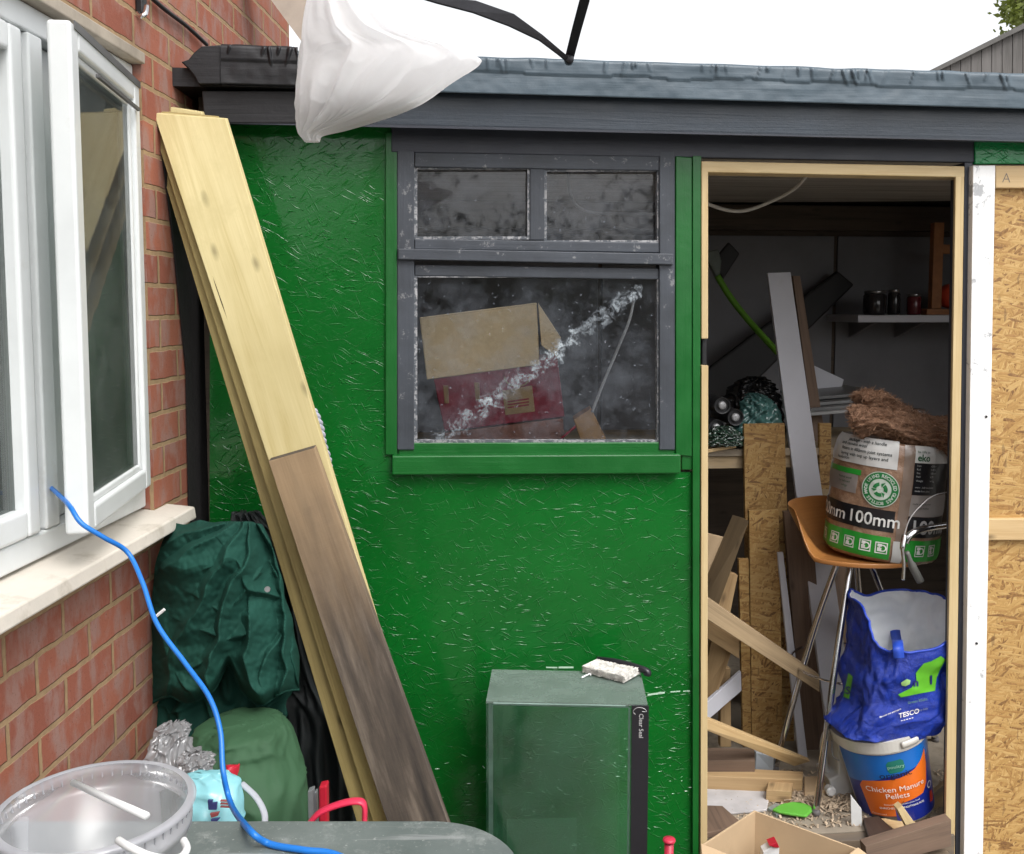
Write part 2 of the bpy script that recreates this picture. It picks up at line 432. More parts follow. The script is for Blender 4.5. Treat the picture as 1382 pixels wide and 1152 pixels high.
def m_glass(name, tint=(.92, .96, .94), dirt=.12, dcol=(.45, .45, .42), scale=14, lo=.45, hi=.75, smear=None, rough=.03, spots=0, base=0.0):
    t = NT(name); v = t.uv(1, 1)
    tr = t.new('BsdfTransparent'); tr.inputs[0].default_value = (*tint, 1)
    gl = t.new('BsdfGlossy'); gl.inputs['Roughness'].default_value = rough
    fr = t.new('Fresnel'); fr.inputs[0].default_value = 1.5
    nb = t.bump(t.noise(v, 5, 3), .12, .004); t.to(nb, gl.inputs['Normal']); 
    m1 = t.new('MixShader'); t.to(fr.outputs[0], m1.inputs[0]); t.to(tr.outputs[0], m1.inputs[1]); t.to(gl.outputs[0], m1.inputs[2])
    df = t.new('BsdfDiffuse'); df.inputs['Color'].default_value = (*dcol, 1)
    mask = t.math('ADD', t.math('MULTIPLY', t.ramp(t.noise(v, scale, 8, .7), [(lo, 0.0), (hi, 1.0)]), dirt), base)
    if spots:
        mask = t.math('MAXIMUM', mask, t.math('MULTIPLY', t.ramp(t.noise(v, 90, 3, .6), [(.66, 0.0), (.72, 1.0)]), spots))
    if smear:
        uvr = t.new('TexCoord').outputs['UV']; sx = t.new('SeparateXYZ'); t.to(uvr, sx.inputs[0])
        x0, y0, k, wd, x1, x2 = smear
        nn = t.noise(t.uv(1, 1, False), 26, 6, .75); n2 = t.noise(t.uv(1, 1, False), 8, 3)
        dd = t.math('SUBTRACT', sx.outputs[1], t.math('MULTIPLY_ADD', sx.outputs[0], k, y0 - k * x0))
        dd = t.math('ADD', dd, t.math('MULTIPLY_ADD', nn, .16, -.08))
        dd = t.math('ABSOLUTE', dd)
        band = t.math('SUBTRACT', 1.0, t.math('DIVIDE', dd, t.math('MULTIPLY', n2, wd * 4.4)), clamp=True)
        band = t.math('MULTIPLY', band, t.ramp(t.noise(t.uv(1, 1.0, False, rot=-.64), 34, 9, .8, .8), [(.44, 0.0), (.60, 1.0)]))
        band = t.math('MULTIPLY', band, 1.5, clamp=True)
        rng = t.math('MULTIPLY', t.math('GREATER_THAN', sx.outputs[0], x1), t.math('LESS_THAN', sx.outputs[0], x2))
        band = t.math('MULTIPLY', t.math('MULTIPLY', band, rng), t.math('MULTIPLY_ADD', t.noise(t.uv(1, 1, False), 5, 2), 1.3, -.1, clamp=True))
        mask = t.math('MAXIMUM', mask, band)
        cc = t.mix(band, dcol, (.62, .70, .74)); t.to(cc, df.inputs['Color'])
    m2 = t.new('MixShader'); t.to(mask, m2.inputs[0]); t.to(m1.outputs[0], m2.inputs[1]); t.to(df.outputs[0], m2.inputs[2])
    t.to(m2.outputs[0], t.out.inputs['Surface'])
    return t.m
def m_sheet(name, col, transl=.5, rough=.5, transp=0.0, bumps=.3, bs=25, gloss=.05, var=.15):
    """thin cloth or plastic that lets light through"""
    t = NT(name); v = t.uv(1, 1, obj=True)
    c = t.ramp(t.noise(v, 6, 4), [(.3, scl(col, 1 - var)), (.7, scl(col, 1 + var))])
    nb = t.bump(t.noise(v, bs, 5, .6), bumps, .004)
    df = t.new('BsdfDiffuse'); tl = t.new('BsdfTranslucent'); gl = t.new('BsdfGlossy'); tp = t.new('BsdfTransparent')
    gl.inputs['Roughness'].default_value = rough
    for x in (df, tl): t.to(c, x.inputs['Color'])
    for x in (df, tl, gl): t.to(nb, x.inputs['Normal'])
    a = t.new('MixShader'); a.inputs[0].default_value = transl; t.to(df.outputs[0], a.inputs[1]); t.to(tl.outputs[0], a.inputs[2])
    b = t.new('MixShader'); b.inputs[0].default_value = gloss; t.to(a.outputs[0], b.inputs[1]); t.to(gl.outputs[0], b.inputs[2])
    c2 = t.new('MixShader'); c2.inputs[0].default_value = transp; t.to(b.outputs[0], c2.inputs[1]); t.to(tp.outputs[0], c2.inputs[2])
    t.to(c2.outputs[0], t.out.inputs['Surface'])
    return t.m
GREEN = (.0022, .104, .012)
M = dict(
    green=m_paint_osb('green painted strand board', GREEN),
    green_trim=m_timber_paint('green painted timber', (.004, .10, .014), .3),
    green_fresh=m_paint_osb('bright green paint', (.012, .24, .07), .25, .9, .003),
    navy=m_timber_paint('dark grey painted timber', (.030, .034, .048), .42, chips=((.18, .18, .18), 55, .72, .5)),
    navy_frame=m_timber_paint('grey window paint', (.046, .053, .066), .5, .30, chips=((.36, .36, .36), 24, .60, .45)),
    fascia=m_timber_paint('blue grey fascia paint', (.024, .034, .048), .36, .2, chips=((.012, .013, .016), 40, .68, .8)),
    felt=m_timber_paint('grey painted roofing felt', (.066, .095, .120), .40, .15, chips=((.02, .022, .026), 34, .71, .7)),
    black=m_timber_paint('fresh black paint', (.006, .006, .008), .45, .3),
    shade_black=m_plain('painted shade on brickwork', (.008, .006, .006), .9, .3, 5, .6, 30, bd=.006),  # colour of the shade painted on the house wall
    pine=m_wood('pale new pine', (.62, .45, .24), (.48, .31, .14), .55),
    jamb=m_wood('planed pine batten', (.60, .47, .26), (.48, .34, .16), .5, .5, 1.4),
    yellow=m_wood('yellow treated plank', (.66, .56, .30), (.50, .40, .17), .62, .62, .8, stain=(.54, .45, .22)),
    yellow_edge=m_wood('ochre treated plank', (.40, .31, .12), (.22, .16, .055), .65, .9, 1.0),
    brownp=m_wood('rough brown timber', (.24, .17, .11), (.14, .10, .062), .8, .6, .8, grey=(.12, .10, .08), sawn=.5),
    oldplank=m_wood('rough brown plank', (.36, .25, .145), (.24, .16, .088), .8, .95, .8, stain=(.25, .17, .10), sawn=.5, aged=(.02, .12)),
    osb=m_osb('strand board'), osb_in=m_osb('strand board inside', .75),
    white=m_plain('white gloss paint', (.80, .80, .80), .35, .05, 6, .3, 40, dirt=((.25, .26, .27), 30, .66, .6)),
    pvc=m_plain('white plastic window frame', (.68, .70, .70), .32, .06, 5, .04, 30, dirt=((.42, .39, .33), 8, .62, .4)),
    stone=m_plain('painted concrete sill', (.62, .57, .50), .6, .10, 5, .3, 70, dirt=((.36, .31, .24), 12, .55, .55)),
    brick=m_brick('red brickwork'),
    lintel=m_plain('cement lintel', (.36, .31, .25), .8, .2, 12, .4, 60),
    dark=m_plain('dark interior', (.03, .028, .026), .8), 
    glass=m_glass('window glass', (.86, .92, .90), .16, (.36, .39, .37), 3, base=.07),  # even pale veil (base) stands in for sky and hedge reflections
    shedglass=m_glass('dirty shed glass', (.94, .95, .96), .22, (.30, .33, .38), 9, .42, .80, smear=(.30, .175, .75, .019, .03, .70), spots=.45, base=.004),
    shedglass2=m_glass('dusty shed glass', (.75, .76, .78), .22, (.26, .28, .32), 12, .42, .8, spots=.5, base=.03),
)
# ------------------------------------------------------------------ ground
t = NT('concrete paving')
v = t.uv(1, 1, False, obj=True)
t.fin(t.ramp(t.noise(v, 3, 8, .7), [(.3, (.16, .15, .13)), (.7, (.27, .26, .23))]), .85, t.bump(t.noise(v, 60, 6, .7), .4, .004))
g = mesh('ground', [(-60, -60, GROUND), (60, -60, GROUND), (60, 80, GROUND), (-60, 80, GROUND)], [(0, 1, 2, 3)], t.m)
g['kind'] = 'structure'

# ------------------------------------------------------------------ the brick house
SB, HEAD, SILL = 2.51, 2.205, 1.015
house = thing('brick_house', HF(1.5, 0, GROUND), 'red brick house wall with an open white plastic window', 'house')
HM = frame(HO, D_, N_)
mb = MB()
mb.box(HF, -2.5, 3.95, -.1, 0, GROUND - .1, SILL)
mb.box(HF, SB, 3.95, -.1, 0, SILL, HEAD)
mb.box(HF, -2.5, 3.95, -.1, 0, HEAD, 4.2)
mb.build('wall', M['brick'], house, M=HM)
# thin near-black panel on the brick: shade beside the planks put into colour
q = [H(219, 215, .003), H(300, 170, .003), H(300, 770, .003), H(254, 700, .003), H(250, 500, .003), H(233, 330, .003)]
MB().prism(q, N_ * .004).build('shade_patch', M['shade_black'], house, M=HM)
MB().box(HF, -1, SB, -.095, .012, HEAD - .028, HEAD + .0).build('lintel', M['lintel'], house, M=HM, bevel=.003)
# sill with a sloping top and a drip
prof = [(-.1, SILL + .022), (.075, SILL + .004), (.08, SILL - .028), (.05, SILL - .034), (.047, SILL - .026), (0.0, SILL - .024), (-.1, SILL - .024)]
mb = MB().prism([HF(-1, o, z) for o, z in prof], D_ * 3.60)
mb.build('window_sill', M['stone'], house, M=frame(HF(-1, 0, SILL), D_, N_), bevel=.004)
# soffit and barge board at the top
MB().prism([P(330, -48, 3.3), P(366, 0, 3.3), P(410, 60, 3.3), P(440, 60, 3.3), P(440, -60, 3.3)], (0, .1, 0)).build('barge_board', m_plain('beige painted board', (.42, .36, .30), .5, .15), house)
# window: outer frame, mullion, fixed light
win = bpy.data.objects.new('window', None); link(win, Matrix.Translation(HF(2, -.05, SILL + .02)), house)
fb = SILL + .022
mb = MB()
mb.box(HF, -.9, SB - .001, -.085, -.02, fb, fb + .055)
mb.box(HF, -.9, SB - .001, -.085, -.02, HEAD - .085, HEAD - .029)
mb.box(HF, SB - .055, SB - .001, -.085, -.02, fb + .056, HEAD - .086)
mb.build('window_frame', M['pvc'], win, M=HM, bevel=.006, seg=3)
mb = MB()
mb.box(HF, 2.005, 2.06, -.085, -.018, fb + .056, HEAD - .086)
mb.box(HF, 1.975, 2.004, -.08, -.035, fb + .056, HEAD - .086); mb.box(HF, 2.061, 2.10, -.085, -.04, fb + .056, HEAD - .086); mb.box(HF, 2.101, 2.21, -.085, -.058, fb + .056, HEAD - .086)
mb.build('mullion', M['pvc'], win, M=HM, bevel=.005, seg=3)
mb = MB()
mb.box(HF, 1.925, 1.972, -.075, -.012, fb + .058, HEAD - .09)
mb.box(HF, .4, 1.924, -.075, -.012, fb + .058, fb + .115)
mb.box(HF, .4, 1.924, -.075, -.012, HEAD - .145, HEAD - .09)
mb.build('fixed_sash', M['pvc'], win, M=HM, bevel=.008, seg=3)
MB().box(HF, .4, 1.926, -.045, -.04, fb + .11, HEAD - .14).build('glass', M['glass'], win, M=HM)
# opening casement, hinged at the far jamb and pushed out a little
sash = bpy.data.objects.new('casement', None); link(sash, Matrix.Translation(HF(2.49, -.03, SILL + .09)), house)
ca = R(10.0); ws = .548; z0, z1 = SILL + .085, HEAD - .085
cd = (-D_ * math.cos(ca) + N_ * math.sin(ca)); cn = (N_ * math.cos(ca) + D_ * math.sin(ca))
def CF(a, b, z): return HF(2.465, -.035, 0) + cd * a + cn * b + Z * z
CM = frame(CF(0, 0, 0), cd, cn)
mb = MB(); st = .050
mb.box(CF, 0, st, 0, .046, z0, z1); mb.box(CF, ws - st, ws, 0, .046, z0, z1)
mb.box(CF, st, ws - st, 0, .046, z0, z0 + st); mb.box(CF, st, ws - st, 0, .046, z1 - st, z1)
mb.build('sash_frame', M['pvc'], sash, M=CM, bevel=.007, seg=3)
mb = MB(); e = .018; f2 = st - .001
mb.box(CF, f2, f2 + e, .006, .036, z0 + f2, z1 - f2); mb.box(CF, ws - f2 - e, ws - f2, .006, .036, z0 + f2, z1 - f2)
mb.box(CF, f2 + e, ws - f2 - e, .006, .036, z0 + f2, z0 + f2 + e); mb.box(CF, f2 + e, ws - f2 - e, .006, .036, z1 - f2 - e, z1 - f2)
mb.build('glazing_bead', M['pvc'], sash, M=CM, bevel=.006, seg=3)
MB().box(CF, st + .012, ws - st - .012, .025, .03, z0 + st, z1 - st).build('glass', M['glass'], sash, M=CM)
MB().box(CF, .0, ws - .02, .046, .049, z1 - .012, z1 + .004).box(CF, .04, ws * .72, .0485, .056, z1 - .075, z1 - .068).build('weather_strip', m_plain('grey rubber strip', (.1, .1, .1), .5), sash, M=CM)
# the room behind: floor, far wall, a curtain
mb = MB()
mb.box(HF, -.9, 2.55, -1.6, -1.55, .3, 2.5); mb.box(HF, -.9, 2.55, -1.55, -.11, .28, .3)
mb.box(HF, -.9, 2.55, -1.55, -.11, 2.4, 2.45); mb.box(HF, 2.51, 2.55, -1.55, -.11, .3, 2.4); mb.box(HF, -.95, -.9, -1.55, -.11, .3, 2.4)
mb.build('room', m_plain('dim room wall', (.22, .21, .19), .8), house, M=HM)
vv, ff = [], []
for i in range(61):
    s_ = lerp(1.0, 1.97, i / 60); o_ = -.2 + .018 * math.sin(i * 1.4) + .01 * math.sin(i * .53)
    vv += [HF(s_, o_, .9), HF(s_, o_, 2.3)]
    if i: ff.append((2 * i - 2, 2 * i, 2 * i + 1, 2 * i - 1))
mesh('curtain', vv, ff, m_sheet('olive curtain', (.30, .30, .16), .3), house, smooth=True, M=HM)
# small black wall bracket above the window
bk = thing('wall_hook', H(188, 12, .01), 'small black and chrome hook screwed to the brick above the window', 'hook')
MB().box(HF, (H(182, 10, 0) - HO).dot(D_), (H(182, 10, 0) - HO).dot(D_) + .03, .001, .02, H(185, 20, 0).z, H(185, 20, 0).z + .07).build('plate', M['black'], bk, bevel=.004)
MB().tube(spline([H(186, 18, .02), H(190, 22, .05), H(196, 18, .06), H(198, 8, .055)], 6), .006).build('hook', m_plain('chromed steel', (.7, .7, .72), .2, metal=1), bk, smooth=True)
# lead cable clipped along the brick wall up to the shed roof
tag(MB().tube(spline([H(180, -25, .012), H(222, 12, .012), H(252, 35, .012), H(279, 60, .014)], 8), .006).build('wall_cable', M['black'], smooth=True),
    'dark cable running down across the brick wall to the shed roof', 'cable')

# ------------------------------------------------------------------ the shed
shed = thing('garden_shed', SF(.2, 0, GROUND), 'green strand board shed with dark grey window and open doorway full of timber', 'shed')
SM = frame(SO, U, W)
def down(p, z): p = Vector(p); p.z = z; return p
def sq(x0, y0, x1, y1, w=0.0): return [S(x0, y0, w), S(x1, y0, w), S(x1, y1, w), S(x0, y1, w)]
# front wall sheets (butted, 2 mm joints)
mb = MB()
mb.prism(sq(283, 150, 528, 636.5), W * .018)
mb.prism(sq(283, 636.8, 946, 937.5), W * .018)
q = sq(283, 937.8, 946, 1152); q[2] = down(q[2], GROUND + .02); q[3] = down(q[3], GROUND + .02)
mb.prism(q, W * .018)
mb.prism([S(528, 598, .004), S(912, 598, .004), S(912, 637, .004), S(528, 637, .004)], W * .015)
mb.build('wall', M['green'], shed, M=SM)
# raised strand edges under the paint: thin slivers whose upper face catches the sky
t = NT('green paint on strand edges'); t.fin(scl(GREEN, 1.3), .22, None, spec=.6); t.p.inputs['Coat Weight'].default_value = 1; t.p.inputs['Coat Roughness'].default_value = .12; t.p.inputs['Coat IOR'].default_value = 1.6
rnd = random.Random(21); mb = MB()
for i in range(6200):
    px, py = rnd.uniform(286, 942), rnd.uniform(170, 1150)
    if px > 512 and py < 645: continue
    dn = .40 + 1.5 * nz(px * .007, py * .007, 3) + (.22 if py < 640 else -.02) - (.16 if py > 860 else 0)
    if rnd.random() > dn: continue
    c = S(px, py, -.0002); big = rnd.random() ** 2.2
    L_ = lerp(.0025, .017, big) * (1 if py < 640 else .8); wd = rnd.uniform(.0005, .0012) * (1 + .5 * big); a = rnd.choice((-1, 1)) * abs(rnd.gauss(.45, .38)) * (1 if py < 640 else .8)
    ex, ez = U * math.cos(a) + Z * math.sin(a), -U * math.sin(a) + Z * math.cos(a); bend = rnd.uniform(-.18, .18) * L_
    v = []
    for k, (q_, w_) in enumerate(((-1, .1), (-.4, 1), (.3, .8), (1, .1))):
        m_ = c + ex * q_ * L_ + ez * bend * (1 - q_ * q_)
        v += [m_ + ez * wd * w_, m_ - ez * wd * w_ * .2 - W * wd * w_ * 1.3, m_ - ez * wd * w_ * 1.3]
    f = []
    for k in range(3): f += [(3 * k, 3 * k + 1, 3 * k + 4, 3 * k + 3), (3 * k + 1, 3 * k + 2, 3 * k + 5, 3 * k + 4)]
    mb.add(v, f)
o = mb.build('raised_strands', t.m, shed, M=SM); o['kind'] = 'stuff'
# inside lining boards: side walls, back wall, ceiling, floor
uL, uR = su(S(284, 500, 0)), 2.75
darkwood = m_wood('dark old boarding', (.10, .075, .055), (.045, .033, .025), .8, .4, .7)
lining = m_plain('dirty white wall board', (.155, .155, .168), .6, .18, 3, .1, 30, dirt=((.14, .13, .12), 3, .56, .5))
BW = 2.0
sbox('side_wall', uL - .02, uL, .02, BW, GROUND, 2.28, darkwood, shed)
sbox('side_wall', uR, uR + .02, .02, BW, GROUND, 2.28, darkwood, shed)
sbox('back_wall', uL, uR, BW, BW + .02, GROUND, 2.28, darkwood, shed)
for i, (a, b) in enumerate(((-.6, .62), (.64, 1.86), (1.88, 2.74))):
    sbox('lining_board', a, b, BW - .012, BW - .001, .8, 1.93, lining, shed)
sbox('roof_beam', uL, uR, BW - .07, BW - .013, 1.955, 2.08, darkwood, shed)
t = NT('grey ceiling boarding'); v = t.uv(1, 1)
t.fin(t.ramp(t.noise(t.uv(1.2, 30), 1, 5), [(.35, (.38, .34, .30)), (.65, (.60, .56, .50))]), .7, t.bump(t.noise(t.uv(1, 14, False), 1, 3), .8, .01))
sbox('ceiling', uL, uR, .02, BW, 2.095, 2.11, t.m, shed)
fl = m_plain('dusty shed floor', (.26, .22, .17), .85, .2, 6, .3, 60, dirt=((.12, .09, .06), 9, .52, .7))
sbox('shed_floor', uL, uR, .02, BW, FLOOR - .03, FLOOR, fl, shed)
sbox('door_sill', su(S(948, 1100)), su(S(1283, 1100)), -.03, .018, GROUND, FLOOR - .002, M['brownp'], shed)
sbox('doorstep', su(S(962, 1100)), su(S(1272, 1100)), -.22, -.032, GROUND, FLOOR - .05, M['brownp'], shed)
# roof slab and the two fascia boards, the felt folded over the edge
mb = MB(); zt = S(645, 80, -.14).z
mb.prism([SF(uL - .08, -.10, zt - .03), SF(3.2, -.10, zt - .06), SF(3.2, 2.15, zt - .12), SF(uL - .08, 2.15, zt - .1)], (0, 0, -.05))
mb.build('roof', M['black'], shed, M=SM)
def strip(name, top, bot, w0, thick, mat, bevel=.003):
    q = [S(*top[0], w0), S(*top[1], w0), S(*bot[1], w0), S(*bot[0], w0)]
    return board(name, q, thick, mat, shed, W, bevel)
strip('fascia', ((402, 119), (1480, 149)), ((402, 166.5), (1480, 193)), -.10, .03, M['fascia'])
strip('fascia', ((272, 122), (401.5, 122)), ((276, 166), (401.5, 166.5)), -.102, .03, M['black'])
strip('soffit_board', ((528, 160), (1480, 184)), ((528, 205), (1312, 219)), -.012, .02, M['navy'])
MB().prism([S(283, 166, -.1), S(1480, 193, -.1), S(1480, 185, -.0), S(283, 160, -.0)], Z * .01).build('soffit', M['navy'], shed, M=SM)
# felt: wrinkled strip with upright folds near its top edge
def felt(x0, x1, yt0, yt1, yb0, yb1, mat, seed, w0, dens):
    random.seed(seed)
    folds = [(random.random(), random.uniform(-.02, .02), random.uniform(.004, .010), random.uniform(.15, .5), random.uniform(.002, .0045)) for _ in range(dens)]
    nx, ny = 520, 22; v, f = [], []
    for j in range(ny + 1):
        b = j / ny
        for i in range(nx + 1):
            a = i / nx; px = lerp(x0, x1, a)
            py = lerp(lerp(yt0, yt1, a), lerp(yb0, yb1, a), b)
            if b < .3: py += nz(px * .02, seed) * 3 * (1 - b / .3)
            d = .004 * nz(px * .012, b * 1.5, seed) + .0015 * nz(px * .06, b * 4, seed)
            sc_ = .42 + .12 * nz(px * .013, 5.5)
            if b < sc_: d -= .004
            for (fx, sl, h, ln, wd) in folds:
                if b < ln:
                    c = (a - fx) * (x1 - x0) * .00227 - sl * b * 2
                    if abs(c) < wd * 2.2:
                        d -= h * math.exp(-(c / wd) ** 2) * (1 - b / ln) ** .5
            if b < .06: d += .006 * (1 - b / .06) ** 2
            v.append(S(px, py, w0 + d))
            if i and j:
                k = j * (nx + 1) + i; f.append((k - nx - 2, k - nx - 1, k, k - 1))
    # rear side
    return mesh('roof_felt', v, f, mat, shed, smooth=True, M=SM, solid=.004)
felt(402, 1480, 69, 103, 119, 149.5, M['felt'], 3, -.135, 64)
felt(298, 401.5, 60, 64, 113, 116, M['black'], 5, -.135, 7)
pts = [(298, 60), (272, 62), (262, 70), (254, 80), (244, 83), (254, 92), (262, 102), (268, 113), (298, 113)]
MB().prism([S(x, y, -.131) for x, y in pts], W * .05).build('felt_end', M['black'], shed, M=SM, bevel=.003)
# a lip of timber hiding the gap between felt and fascia
strip('drip_batten', ((292, 101), (1480, 140)), ((292, 116), (1480, 148)), -.112, .04, M['black'])
# ---------------- window of the shed
wn_ = bpy.data.objects.new('window', None); link(wn_, Matrix.Translation(S(725, 605)), shed)
def fr(name, x0, y0, x1, y1, w0, th, mat, dy=0.0, parent=wn_, bevel=.003, long=None):
    q = [S(x0, y0, w0), S(x1, y0 + dy, w0), S(x1, y1 + dy, w0), S(x0, y1, w0)]
    return board(name, q, th, mat, parent, W, bevel, long)
fr('frame_stile', 536, 200, 559, 607, -.012, .05, M['navy_frame'])
fr('frame_stile', 890, 203, 911, 607, -.012, .05, M['navy_frame'])
fr('frame_head', 559.5, 205, 889.5, 225, -.010, .05, M['navy_frame'], 5)
fr('frame_rail', 559.5, 322, 889.5, 336, -.010, .05, M['navy_frame'], 5)
fr('mullion', 715, 224, 735, 324, -.006, .04, M['navy_frame'])
fr('transom_bead', 537, 335, 909, 350, -.026, .05, M['navy_frame'], 7)
fr('frame_rail', 559.5, 357, 889.5, 372, -.004, .045, M['navy_frame'], 5)
fr('frame_bottom', 538, 597.5, 911, 616, -.006, .05, M['green_trim'], -1)
# putty and flaking beads inside the frame
putty = m_timber_paint('flaking white putty', (.30, .30, .31), .6, .35, chips=((.06, .07, .085), 45, .46, .9))
for (x0, y0, x1, y1) in ((559, 224, 716, 323), (734, 227, 891, 328), (559, 370, 891, 598)):
    mb = MB(); t_ = 4.2
    mb.prism(sq(x0, y0, x0 + t_, y1, -.002), W * .022); mb.prism(sq(x1 - t_, y0, x1, y1, -.002), W * .022)
    mb.prism(sq(x0 + t_, y0, x1 - t_, y0 + t_, -.002), W * .022); mb.prism(sq(x0 + t_, y1 - t_, x1 - t_, y1, -.002), W * .022)
    mb.build('putty', putty, wn_, M=SM)
for (x0, y0, x1, y1, gm) in ((558, 223, 717, 324, 'shedglass2'), (733, 226, 892, 329, 'shedglass2'), (558, 369, 892, 599, 'shedglass')):
    o_ = S(x0, y1, .02)
    MB().prism(sq(x0, y0, x1, y1, .024), W * .004).build('pane', M[gm], wn_, M=frame(o_, U, W))
# sill and green trims
fr('window_sill', 529, 615, 919, 641, -.035, .06, M['green_trim'], -2, shed, .004)
fr('trim_board', 520, 178, 536, 614, -.010, .02, M['green_trim'], 0, shed)
fr('trim_board', 912, 210, 934, 614, -.014, .03, M['green_trim'], 2, shed)
q = [S(935, 210, -.016), S(946.5, 210, -.016), S(943.5, 1152, -.016), S(936, 1152, -.016)]
q[2] = down(q[2], GROUND + .01); q[3] = down(q[3], GROUND + .01)
board('trim_board', q, .03, M['green_trim'], shed)
fr('trim_board', 920, 614, 934.5, 634, -.008, .02, M['green_trim'], 0, shed)
# door frame battens
fr('door_head', 946.8, 217, 1302, 232, -.02, .07, M['jamb'], 7, shed)
fr('door_jamb', 946.8, 229, 956, 457, -.02, .06, M['jamb'], 0, shed, long='b')
q = sq(946.8, 493, 956, 1140, -.02); q[2] = down(q[2], GROUND); q[3] = down(q[3], GROUND)
board('door_jamb', q, .06, M['jamb'], shed, long='b')
fr('hinge_recess', 947.3, 457, 954, 493, .0, .05, M['black'], 0, shed)
q = [S(1290, 238, -.02), S(1301.5, 238, -.02), S(1290, 1152, -.02), S(1277, 1152, -.02)]
q[2] = down(q[2], GROUND); q[3] = down(q[3], GROUND)
board('door_jamb', q, .012, M['jamb'], shed, long='b')
q = [S(1302, 219, -.012), S(1313, 219, -.012), S(1302, 1152, -.012), S(1291, 1152, -.012)]
q[2] = down(q[2], GROUND); q[3] = down(q[3], GROUND)
board('door_post', q, .08, M['navy'], shed, long='b')
q = [S(1313.5, 223, -.035), S(1343.5, 223, -.035), S(1328, 1152, -.035), S(1302.5, 1152, -.035)]
q[2] = down(q[2], GROUND); q[3] = down(q[3], GROUND)
wpaint = m_timber_paint('rough white gloss over grey', (.82, .82, .82), .35, .06, chips=((.22, .23, .25), 11, .60, .7))
board('white_post', q, .06, wpaint, shed, long='b')
fr('upper_panel', 1316, 190, 1480, 221, -.018, .02, M['green_fresh'], 0, shed)
q = [S(1343, 254, -.006), S(1480, 254, -.006), S(1470, 1152, -.006), S(1326, 1152, -.006)]
q[2] = down(q[2], GROUND); q[3] = down(q[3], GROUND)
board('door_panel', q, .018, M['osb'], shed, W, .001)
fr('batten', 1344, 223, 1480, 253.5, -.026, .022, M['pine'], 0, shed)
fr('batten', 1332, 700, 1480, 729, -.026, .022, M['pine'], 0, shed)
lettering([('A', 0, 0, .042, -.014)], lambda x, y: S(1358, 246, -.0265) + U * (x) + Z * y, m_plain('pencil', (.16, .14, .12), .7, bump=0), shed)
nail = MB()
for (x, y) in ((1331, 562), (1318, 868)):
    c = S(x, y, -.036); nail.lathe(frame(c, U, Z), [(.004, -.001), (.004, .002), (.002, .003)], 8)
nail.build('nail_head', M['black'], shed)

# ------------------------------------------------------------------ far things
fence = thing('fence', P(1320, 100, 7.5), 'weathered grey board fence with a sloping top behind the shed roof', 'fence')
mb = MB()
for i in range(17):
    xa, xb = 1255 + i * 14, 1268 + i * 14
    top = lambda x: 97 - (x - 1258) * .50
    mb.prism([P(xa, top(xa), 7.5), P(xb, top(xb), 7.5), P(xb, 200, 7.5), P(xa, 200, 7.5)], (0, .03, 0))
q = mb.build('boards', m_wood('weathered fence board', (.15, .14, .135), (.07, .065, .06), .8, .3, .5), fence, M=frame(P(1320, 100, 7.5), (0, 0, 1), (1, 0, 0)))
MB().prism([P(1254, 95, 7.45), P(1500, -28, 7.45), P(1500, -20, 7.45), P(1254, 101, 7.45)], (0, .1, 0)).build('capping', m_plain('grey capping', (.10, .095, .09), .8), fence)
def foliage_tree(name, c, rx, rz, n, leaf, mat, label, cat, group=None, seed=1, trunk_r=.05):
    rnd = random.Random(seed)
    tr = thing(name, (c[0], c[1], GROUND), label, cat, group)
    bark = m_plain('bark', (.10, .075, .05), .9, .3, 10, .5, 40)
    mb = MB().tube(spline([(c[0], c[1], GROUND), (c[0] + .05, c[1], c[2] * .5), (c[0], c[1], c[2])], 5), [trunk_r] * 6 + [trunk_r * .6] * 5)
    for k in range(5):
        a = rnd.random() * 6.3
        mb.tube([Vector(c) - Z * rz * .5, Vector(c) + Vector((math.cos(a) * rx * .7, math.sin(a) * rx * .7, rnd.uniform(-.1, .7) * rz))], [trunk_r * .5, trunk_r * .15], 6)
    mb.build('trunk', bark, tr, smooth=True)
    v, f = [], []
    clumps = [Vector((rnd.gauss(0, .5) * rx, rnd.gauss(0, .5) * rx, rnd.gauss(0, .45) * rz)) for _ in range(22)]
    for i in range(n):
        p = Vector(c) + rnd.choice(clumps) + Vector((rnd.gauss(0, .17) * rx, rnd.gauss(0, .17) * rx, rnd.gauss(0, .17) * rz))
        d = Vector((rnd.gauss(0, 1), rnd.gauss(0, 1), rnd.gauss(0, 1))).normalized(); e = d.cross(Vector((rnd.random(), rnd.random(), rnd.random()))).normalized()
        s_ = leaf * rnd.uniform(.6, 1.3); k = len(v)
        v += [p - d * s_, p + e * s_ * .45, p + d * s_, p - e * s_ * .45]; f.append((k, k + 1, k + 2, k + 3))
    mesh('crown', v, f, mat, tr)
    return tr
foliage_tree('tree', P(1398, 5, 11.0), .42, .55, 2600, .045, m_sheet('yellow green leaves', (.16, .20, .03), .35), 'yellow green leafy tree top showing above the grey fence', 'tree')
